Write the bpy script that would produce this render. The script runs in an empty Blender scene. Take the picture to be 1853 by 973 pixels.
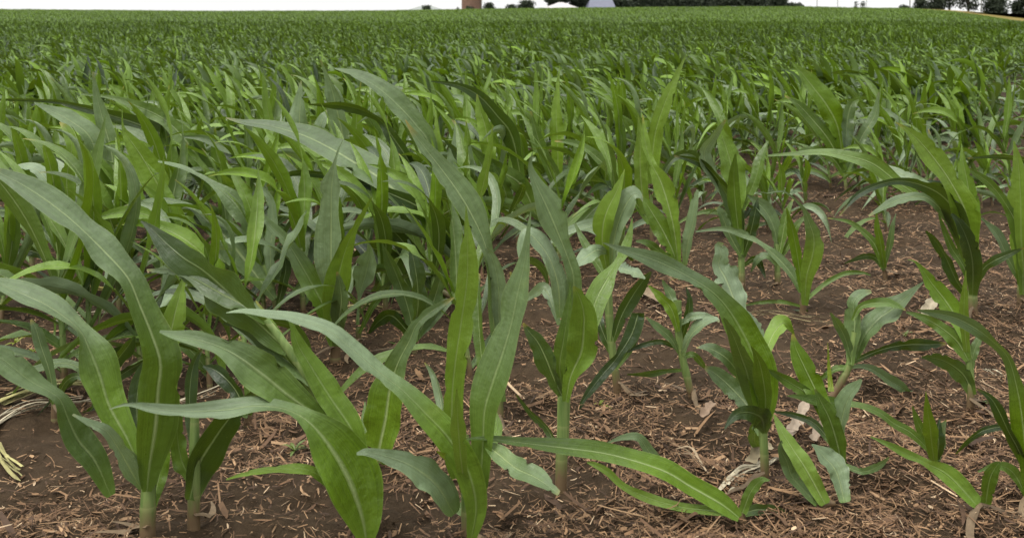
import bpy, math, random
import numpy as np
from mathutils import Vector

# ------------------------------------------------------------------ camera
FRAME_W, FRAME_H = 1200.0, 1200.0*537/1024
F, Y0, H0 = 1200.0, 11.5, 1.3      # focal length in picture units, level line, eye height (m)
CX = 600.0
scene = bpy.context.scene
C = scene.collection
rnd = random.Random(7)
rng = np.random.default_rng(11)

def pt(x, y, Y):
    return np.array([(x-CX)*Y/F, Y, H0-(y-Y0)*Y/F])

cam_data = bpy.data.cameras.new('camera')
cam = bpy.data.objects.new('camera', cam_data)
C.objects.link(cam)
cam.location = (0, 0, H0)
cam.rotation_euler = (math.radians(90), 0, 0)
cam_data.sensor_width = 36
cam_data.sensor_fit = 'HORIZONTAL'
cam_data.lens = F/FRAME_W*36
cam_data.shift_x = (FRAME_W/2-CX)/FRAME_W
cam_data.shift_y = -(FRAME_H/2-Y0)/FRAME_W
cam_data.clip_start = 0.05
cam_data.clip_end = 5000
scene.camera = cam
cam_data.dof.use_dof = True
cam_data.dof.focus_distance = 3.5
cam_data.dof.aperture_fstop = 6.3

scene.view_settings.view_transform = 'Standard'
scene.view_settings.look = 'None'
scene.view_settings.exposure = 0
scene.view_settings.gamma = 1

# ------------------------------------------------------------------ light: bright overcast
SKY_RAMP = [(0.0, 11.4), (0.04, 10.8), (0.13, 4.6), (0.38, 6.2), (0.62, 17.0), (0.95, 33.0)]
SUN_EL, SUN_AZ = math.radians(58), math.radians(-130)
w = bpy.data.worlds.new('World')
scene.world = w
w.use_nodes = True
nt = w.node_tree
nt.nodes.clear()
out = nt.nodes.new('ShaderNodeOutputWorld')
bg = nt.nodes.new('ShaderNodeBackground')
sky = nt.nodes.new('ShaderNodeTexSky')
sky.sky_type = 'NISHITA'
sky.sun_disc = False
sky.sun_elevation = SUN_EL
sky.sun_rotation = SUN_AZ
sky.air_density = 1.0
sky.dust_density = 6.0
mixn = nt.nodes.new('ShaderNodeMix')
mixn.data_type = 'RGBA'
mixn.inputs[0].default_value = 0.9
# closed cloud deck: brightest overhead, paler towards the horizon, faintly mottled
tcw = nt.nodes.new('ShaderNodeTexCoord')
sz = nt.nodes.new('ShaderNodeSeparateXYZ')
nt.links.new(tcw.outputs['Generated'], sz.inputs[0])
cn = nt.nodes.new('ShaderNodeTexNoise')
cn.inputs['Scale'].default_value = 2.2
cn.inputs['Detail'].default_value = 4
nt.links.new(tcw.outputs['Generated'], cn.inputs['Vector'])
def wm(op, x, y, cl=False):
    q = nt.nodes.new('ShaderNodeMath'); q.operation = op; q.use_clamp = cl
    for i, v in enumerate((x, y)):
        if isinstance(v, (int, float)): q.inputs[i].default_value = v
        else: nt.links.new(v, q.inputs[i])
    return q.outputs[0]
zc = wm('MAXIMUM', sz.outputs[2], 0.0)
lr = nt.nodes.new('ShaderNodeValToRGB')          # bright strip on the horizon, heavier cloud above it, brightest overhead
els = lr.color_ramp.elements
for pos, val in SKY_RAMP:
    e = els.new(pos); e.color = (val/40, val/40, val/40, 1)
els.remove(els[0]); els.remove(els[-1])
nt.links.new(zc, lr.inputs[0])
lum = wm('MULTIPLY', lr.outputs[0], 40.0)
lum = wm('MULTIPLY', lum, wm('ADD', wm('MULTIPLY', cn.outputs[0], 0.24), 0.89))
cv = nt.nodes.new('ShaderNodeVectorMath'); cv.operation = 'SCALE'
cv.inputs[0].default_value = (1.0, 1.0, 0.985)
nt.links.new(lum, cv.inputs['Scale'])
nt.links.new(sky.outputs[0], mixn.inputs[6])
nt.links.new(cv.outputs[0], mixn.inputs[7])
nt.links.new(mixn.outputs[2], bg.inputs[0])
bg.inputs[1].default_value = 0.1
nt.links.new(bg.outputs[0], out.inputs[0])

sd = bpy.data.lights.new('sun', 'SUN')
sd.energy = 2.0
sd.angle = math.radians(14)
sd.color = (1.0, 0.96, 0.9)
so = bpy.data.objects.new('sun', sd)
C.objects.link(so)
dv = Vector((math.sin(SUN_AZ)*math.cos(SUN_EL), math.cos(SUN_AZ)*math.cos(SUN_EL), math.sin(SUN_EL)))
so.rotation_euler = dv.to_track_quat('Z', 'Y').to_euler()
so.location = dv*30

# ------------------------------------------------------------------ materials
def new_mat(name):
    m = bpy.data.materials.new(name)
    m.use_nodes = True
    n = m.node_tree
    n.nodes.clear()
    o = n.nodes.new('ShaderNodeOutputMaterial')
    return m, n, o

def mixc(n, fac, a, b, blend='MIX'):
    x = n.nodes.new('ShaderNodeMix')
    x.data_type = 'RGBA'
    x.blend_type = blend
    for idx, v in ((0, fac), (6, a), (7, b)):
        if isinstance(v, (int, float)):
            x.inputs[idx].default_value = v
        elif isinstance(v, tuple):
            x.inputs[idx].default_value = v if len(v) == 4 else v+(1,)
        else:
            n.links.new(v, x.inputs[idx])
    return x.outputs[2]

def mth(n, op, a, b=None, c=None, clamp=False):
    x = n.nodes.new('ShaderNodeMath')
    x.operation = op
    x.use_clamp = clamp
    for i, v in enumerate((a, b, c)):
        if v is None:
            continue
        if isinstance(v, (int, float)):
            x.inputs[i].default_value = v
        else:
            n.links.new(v, x.inputs[i])
    return x.outputs[0]

def ramp(n, fac, stops):
    r = n.nodes.new('ShaderNodeValToRGB')
    els = r.color_ramp.elements
    while len(els) < len(stops):
        els.new(0.5)
    for e, (p, c) in zip(els, stops):
        e.position = p
        e.color = c if len(c) == 4 else tuple(c)+(1,)
    n.links.new(fac, r.inputs[0])
    return r.outputs[0]

def noise(n, vec, scale, detail=3, rough=0.5):
    x = n.nodes.new('ShaderNodeTexNoise')
    x.inputs['Scale'].default_value = scale
    x.inputs['Detail'].default_value = detail
    x.inputs['Roughness'].default_value = rough
    if vec is not None:
        n.links.new(vec, x.inputs['Vector'])
    return x.outputs[0]

def leaf_material(name, fine=True):
    m, n, o = new_mat(name)
    at = n.nodes.new('ShaderNodeAttribute'); at.attribute_name = 'leafcol'
    sep = n.nodes.new('ShaderNodeSeparateColor'); n.links.new(at.outputs['Color'], sep.inputs[0])
    tone, wax_sheen, dry = sep.outputs[0], sep.outputs[1], sep.outputs[2]
    uv = n.nodes.new('ShaderNodeUVMap'); uv.uv_map = 'UVMap'
    su = n.nodes.new('ShaderNodeSeparateXYZ'); n.links.new(uv.outputs[0], su.inputs[0])
    u, v = su.outputs[0], su.outputs[1]
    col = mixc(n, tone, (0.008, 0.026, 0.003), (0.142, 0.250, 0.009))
    col = mixc(n, wax_sheen, col, (0.192, 0.258, 0.152))  # waxy bloom, plus sky sheen painted into the blade colour
    geo = n.nodes.new('ShaderNodeNewGeometry')
    pn = noise(n, geo.outputs['Position'], 14 if fine else 3, 3)
    pv = mth(n, 'MULTIPLY_ADD', pn, 0.7, 0.65)
    col = mixc(n, 1.0, col, pv, 'MULTIPLY')
    if fine:
        # parallel veins, running the length of the blade
        cx = n.nodes.new('ShaderNodeCombineXYZ')
        n.links.new(mth(n, 'MULTIPLY', u, 46.0), cx.inputs[0])
        n.links.new(mth(n, 'MULTIPLY', v, 1.6), cx.inputs[1])
        n.links.new(tone, cx.inputs[2])
        vn = noise(n, cx.outputs[0], 1.0, 2, 0.6)
        vv = mth(n, 'MULTIPLY_ADD', vn, 1.3, 0.35)
        col = mixc(n, 0.75, col, mixc(n, 1.0, col, vv, 'MULTIPLY'))
        du = mth(n, 'ABSOLUTE', mth(n, 'SUBTRACT', u, 0.5))
        # pale midrib, wide at the base and thin towards the tip
        mw = mth(n, 'MULTIPLY_ADD', v, -0.050, 0.068)
        mid = mth(n, 'SUBTRACT', 1.0, mth(n, 'DIVIDE', du, mw), clamp=True)
        oi = n.nodes.new('ShaderNodeObjectInfo')
        mid = mth(n, 'POWER', mid, 0.8)
        rib = mid
        mfade = mth(n, 'MULTIPLY', mth(n, 'MULTIPLY_ADD', v, -0.5, 1.0), mth(n, 'MULTIPLY_ADD', oi.outputs['Random'], 0.6, 0.45))
        mid = mth(n, 'MULTIPLY', mid, mfade)
        col = mixc(n, mid, col, (0.36, 0.44, 0.20))
        edge = mth(n, 'MULTIPLY', mth(n, 'SUBTRACT', du, 0.475, clamp=True), 14.0, clamp=True)
        col = mixc(n, edge, col, (0.24, 0.32, 0.10))
        # yellowed, drying tip
        tipf = mth(n, 'MULTIPLY', mth(n, 'SUBTRACT', v, 0.93, clamp=True), 12.0, clamp=True)
        orn = mth(n, 'MULTIPLY', mth(n, 'SUBTRACT', oi.outputs['Random'], 0.55, clamp=True), 2.4)
        col = mixc(n, mth(n, 'MULTIPLY', tipf, orn, clamp=True), col, (0.36, 0.27, 0.06))
        # scuffs, dust and small yellow flecks
        sp = noise(n, geo.outputs['Position'], 160, 2, 0.7)
        fl = mth(n, 'MULTIPLY', mth(n, 'SUBTRACT', sp, 0.70, clamp=True), 9.0, clamp=True)
        col = mixc(n, mth(n, 'MULTIPLY', fl, 0.45), col, (0.34, 0.34, 0.16))
        bl = noise(n, geo.outputs['Position'], 9, 5, 0.65)
        ylw = mth(n, 'MULTIPLY', mth(n, 'SUBTRACT', bl, 0.60, clamp=True), 3.0, clamp=True)
        col = mixc(n, mth(n, 'MULTIPLY', ylw, 0.35), col, (0.27, 0.31, 0.05))
        basef = mth(n, 'MULTIPLY', mth(n, 'SUBTRACT', 0.16, v, clamp=True), 3.2, clamp=True)
        col = mixc(n, basef, col, (0.16, 0.27, 0.045))
    col = mixc(n, dry, col, (0.40, 0.36, 0.05))
    p = n.nodes.new('ShaderNodeBsdfPrincipled')
    n.links.new(col, p.inputs['Base Color'])
    rr = mth(n, 'MULTIPLY_ADD', pn, 0.20, 0.22 if fine else 0.36)
    n.links.new(rr, p.inputs['Roughness'])
    p.inputs['Specular IOR Level'].default_value = 0.5 if fine else 0.3
    if fine:
        b = n.nodes.new('ShaderNodeBump')
        b.inputs['Strength'].default_value = 0.5
        b.inputs['Distance'].default_value = 0.003
        crk = noise(n, geo.outputs['Position'], 34, 2, 0.5)
        n.links.new(mth(n, 'ADD', mth(n, 'MULTIPLY', rib, 1.5), mth(n, 'ADD', vn, mth(n, 'MULTIPLY', crk, 3.0))), b.inputs['Height'])
        n.links.new(b.outputs[0], p.inputs['Normal'])
    t = n.nodes.new('ShaderNodeBsdfTranslucent')
    tc = mixc(n, 0.55, col, (0.24, 0.36, 0.008))
    n.links.new(tc, t.inputs[0])
    ms = n.nodes.new('ShaderNodeMixShader')
    ms.inputs[0].default_value = 0.19
    n.links.new(p.outputs[0], ms.inputs[1])
    n.links.new(t.outputs[0], ms.inputs[2])
    n.links.new(ms.outputs[0], o.inputs[0])
    return m

def simple_mat(name, c1, c2, scale, rough=0.8, bump=0.0, coord='Position', detail=4):
    m, n, o = new_mat(name)
    geo = n.nodes.new('ShaderNodeNewGeometry')
    nz = noise(n, geo.outputs['Position'], scale, detail, 0.6)
    col = ramp(n, nz, [(0.3, c1), (0.7, c2)])
    p = n.nodes.new('ShaderNodeBsdfPrincipled')
    n.links.new(col, p.inputs['Base Color'])
    p.inputs['Roughness'].default_value = rough
    p.inputs['Specular IOR Level'].default_value = 0.25
    if bump:
        b = n.nodes.new('ShaderNodeBump')
        b.inputs['Strength'].default_value = bump
        b.inputs['Distance'].default_value = 0.02
        n.links.new(nz, b.inputs['Height'])
        n.links.new(b.outputs[0], p.inputs['Normal'])
    n.links.new(p.outputs[0], o.inputs[0])
    return m

def attr_mat(name, rough=0.8, attr='tint', var=0.5, scale=60):
    m, n, o = new_mat(name)
    at = n.nodes.new('ShaderNodeAttribute'); at.attribute_name = attr
    geo = n.nodes.new('ShaderNodeNewGeometry')
    nz = noise(n, geo.outputs['Position'], scale, 3)
    col = mixc(n, 1.0, at.outputs['Color'], mth(n, 'MULTIPLY_ADD', nz, 2*var, 1-var), 'MULTIPLY')
    p = n.nodes.new('ShaderNodeBsdfPrincipled')
    n.links.new(col, p.inputs['Base Color'])
    p.inputs['Roughness'].default_value = rough
    p.inputs['Specular IOR Level'].default_value = 0.3
    n.links.new(p.outputs[0], o.inputs[0])
    return m

def stalk_material():
    m, n, o = new_mat('corn_stalk')
    tc = n.nodes.new('ShaderNodeTexCoord')
    geo = n.nodes.new('ShaderNodeNewGeometry')
    mp = n.nodes.new('ShaderNodeMapping'); mp.inputs['Scale'].default_value = (90, 90, 6)
    n.links.new(geo.outputs['Position'], mp.inputs[0])
    nz = noise(n, mp.outputs[0], 1.0, 3)
    sx = n.nodes.new('ShaderNodeSeparateXYZ'); n.links.new(geo.outputs['Position'], sx.inputs[0])
    col = ramp(n, nz, [(0.25, (0.10, 0.17, 0.04)), (0.75, (0.24, 0.32, 0.10))])
    jz = mth(n, 'MULTIPLY_ADD', nz, 0.08, 0.07)
    low = mth(n, 'MULTIPLY', mth(n, 'SUBTRACT', jz, sx.outputs[2], clamp=True), 14.0, clamp=True)
    col = mixc(n, mth(n, 'MULTIPLY', low, 0.85), col, (0.16, 0.085, 0.055))
    nd = mth(n, 'FRACT', mth(n, 'MULTIPLY', sx.outputs[2], 11.0))
    ndb = mth(n, 'MULTIPLY', mth(n, 'SUBTRACT', nd, 0.86, clamp=True), 6.0, clamp=True)
    col = mixc(n, mth(n, 'MULTIPLY', ndb, 0.6), col, (0.30, 0.33, 0.13))
    p = n.nodes.new('ShaderNodeBsdfPrincipled')
    n.links.new(col, p.inputs['Base Color'])
    p.inputs['Roughness'].default_value = 0.5
    n.links.new(p.outputs[0], o.inputs[0])
    return m

M_LEAF = leaf_material('corn_leaf')
M_FAR = leaf_material('far_corn_leaf', fine=False)
M_STALK = stalk_material()
M_STRAW = attr_mat('straw', 0.75)

# ------------------------------------------------------------------ mesh helpers
def mesh_obj(name, V, Fc, mat, parent=None, uv=None, col=None, colname='leafcol', smooth=True, world=None):
    """V (n,3), Fc (m,4) or (m,3) arrays; uv and col are per vertex."""
    V = np.asarray(V, dtype=np.float64); Fc = np.asarray(Fc, dtype=np.int32)
    me = bpy.data.meshes.new(name)
    k = Fc.shape[1]
    me.vertices.add(len(V)); me.vertices.foreach_set('co', V.astype(np.float32).ravel())
    me.loops.add(Fc.size); me.loops.foreach_set('vertex_index', Fc.ravel())
    me.polygons.add(len(Fc))
    me.polygons.foreach_set('loop_start', np.arange(len(Fc), dtype=np.int32)*k)
    me.polygons.foreach_set('loop_total', np.full(len(Fc), k, dtype=np.int32))
    me.polygons.foreach_set('use_smooth', np.full(len(Fc), smooth, dtype=bool))
    me.update(calc_edges=True)
    if uv is not None:
        ul = me.uv_layers.new(name='UVMap')
        ul.data.foreach_set('uv', np.asarray(uv, dtype=np.float32)[Fc.ravel()].ravel())
    if col is not None:
        ca = me.color_attributes.new(colname, 'FLOAT_COLOR', 'POINT')
        c4 = np.ones((len(V), 4), dtype=np.float32); c4[:, :3] = col
        ca.data.foreach_set('color', c4.ravel())
    me.materials.append(mat)
    o = bpy.data.objects.new(name, me)
    C.objects.link(o)
    if parent is not None:
        o.parent = parent
    return o

def thing(name, label, cat, loc=(0, 0, 0), group=None):
    o = bpy.data.objects.new(name, None)
    C.objects.link(o)
    o.location = loc
    o.empty_display_size = 0.1
    o['label'] = label; o['category'] = cat
    if group: o['group'] = group
    return o

def tag(o, label=None, cat=None, group=None, kind=None):
    if label: o['label'] = label
    if cat: o['category'] = cat
    if group: o['group'] = group
    if kind: o['kind'] = kind
    return o

def catmull(P, n):
    P = np.asarray(P, dtype=float)
    k = len(P)
    E = np.vstack([2*P[0]-P[1], P, 2*P[-1]-P[-2]])
    seg = np.linalg.norm(np.diff(P[:, :2], axis=0), axis=1)
    s = np.concatenate([[0], np.cumsum(seg)]); s /= s[-1]
    t = np.linspace(0, 1, n)
    outp = np.zeros((n, P.shape[1]))
    for i, tt in enumerate(t):
        j = min(np.searchsorted(s, tt, side='right')-1, k-2)
        a = (tt-s[j])/max(s[j+1]-s[j], 1e-9)
        p0, p1, p2, p3 = E[j], E[j+1], E[j+2], E[j+3]
        outp[i] = 0.5*(2*p1+(p2-p0)*a+(2*p0-5*p1+4*p2-p3)*a*a+(3*p1-p0-3*p2+p3)*a**3)
    return t, outp

def nrm(v):
    return v/np.maximum(np.linalg.norm(v, axis=-1, keepdims=True), 1e-9)

def ribbon(S, Lat, Nor, W, across=7, fold=0.18, ruffle=0.0, ph=0.0, freq=5.0, notch=None):
    """A leaf blade: spine S, sideways unit Lat, normal Nor, full width W (all per station)."""
    n = len(S)
    us = np.linspace(-1, 1, across)
    t = np.linspace(0, 1, n)
    V = np.zeros((n, across, 3)); UV = np.zeros((n, across, 2))
    for j, u in enumerate(us):
        lift = fold*abs(u)*W*0.5
        if np.any(ruffle):
            side = 1.0 if u > 0 else -0.8
            wob = ruffle*W*(abs(u)**1.7)*(np.sin(t*freq*6.283+ph+side*1.3)+0.5*np.sin(t*freq*13.1+ph*2.1+side))*np.sin(np.pi*np.clip(t*1.15, 0, 1))**0.7
            lift = lift+wob
        uu = u*(np.ones(n) if notch is None or abs(u) < 0.9 else notch[:, 0 if u < 0 else 1])
        V[:, j] = S+Lat*(uu*W*0.5)[:, None]+Nor*lift[:, None]
        UV[:, j, 0] = (u+1)/2; UV[:, j, 1] = t
    idx = np.arange(n*across).reshape(n, across)
    Fc = np.stack([idx[:-1, :-1], idx[:-1, 1:], idx[1:, 1:], idx[1:, :-1]], -1).reshape(-1, 4)
    return V.reshape(-1, 3), Fc, UV.reshape(-1, 2)

def tube(P, R, sides=10, squash=1.0):
    P = np.asarray(P, float); R = np.asarray(R, float)
    T = nrm(np.gradient(P, axis=0))
    ref = np.array([0, 1.0, 0.01])
    A = nrm(np.cross(T, ref)); B = np.cross(T, A)
    th = np.linspace(0, 2*np.pi, sides, endpoint=False)
    V = (P[:, None, :]+R[:, None, None]*(np.cos(th)[None, :, None]*A[:, None, :]+squash*np.sin(th)[None, :, None]*B[:, None, :])).reshape(-1, 3)
    idx = np.arange(len(P)*sides).reshape(len(P), sides)
    nx = np.roll(idx, -1, axis=1)
    Fc = np.stack([idx[:-1], nx[:-1], nx[1:], idx[1:]], -1).reshape(-1, 4)
    return V, Fc

def vnoise(x, y, seed=0):
    """smooth value noise on arrays"""
    xi = np.floor(x).astype(np.int64); yi = np.floor(y).astype(np.int64)
    fx = x-xi; fy = y-yi
    fx = fx*fx*(3-2*fx); fy = fy*fy*(3-2*fy)
    def hsh(a, b):
        hh = (a*374761393+b*668265263+seed*1442695041) & 0xffffffff
        hh = ((hh ^ (hh >> 13))*1274126177) & 0xffffffff
        return ((hh ^ (hh >> 16)) & 0xffff)/65535.0
    return (hsh(xi, yi)*(1-fx)+hsh(xi+1, yi)*fx)*(1-fy)+(hsh(xi, yi+1)*(1-fx)+hsh(xi+1, yi+1)*fx)*fy

# ------------------------------------------------------------------ terrain
SIL_X = [-700, 0, 250, 450, 600, 750, 850, 950, 1000, 1070, 1120, 1160, 1200, 1400, 1900]
SIL_Y = [10, 10.2, 12.3, 11.8, 9.4, 8.1, 7.4, 7.3, 8.6, 9.3, 13, 18.5, 25, 33, 36]
RIDGE = 250.0
def terrain(x, y):
    px = CX+F*x/np.maximum(y, 1.0)
    sy = np.interp(px, SIL_X, SIL_Y)
    zr = (Y0-sy)*RIDGE/F+H0-0.5
    e = np.clip((y-45)/(RIDGE-45), 0, 1)
    e = e*e*(3-2*e)
    z = e*zr
    z = z-np.maximum(y-RIDGE-6, 0)*0.03
    return z
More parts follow.
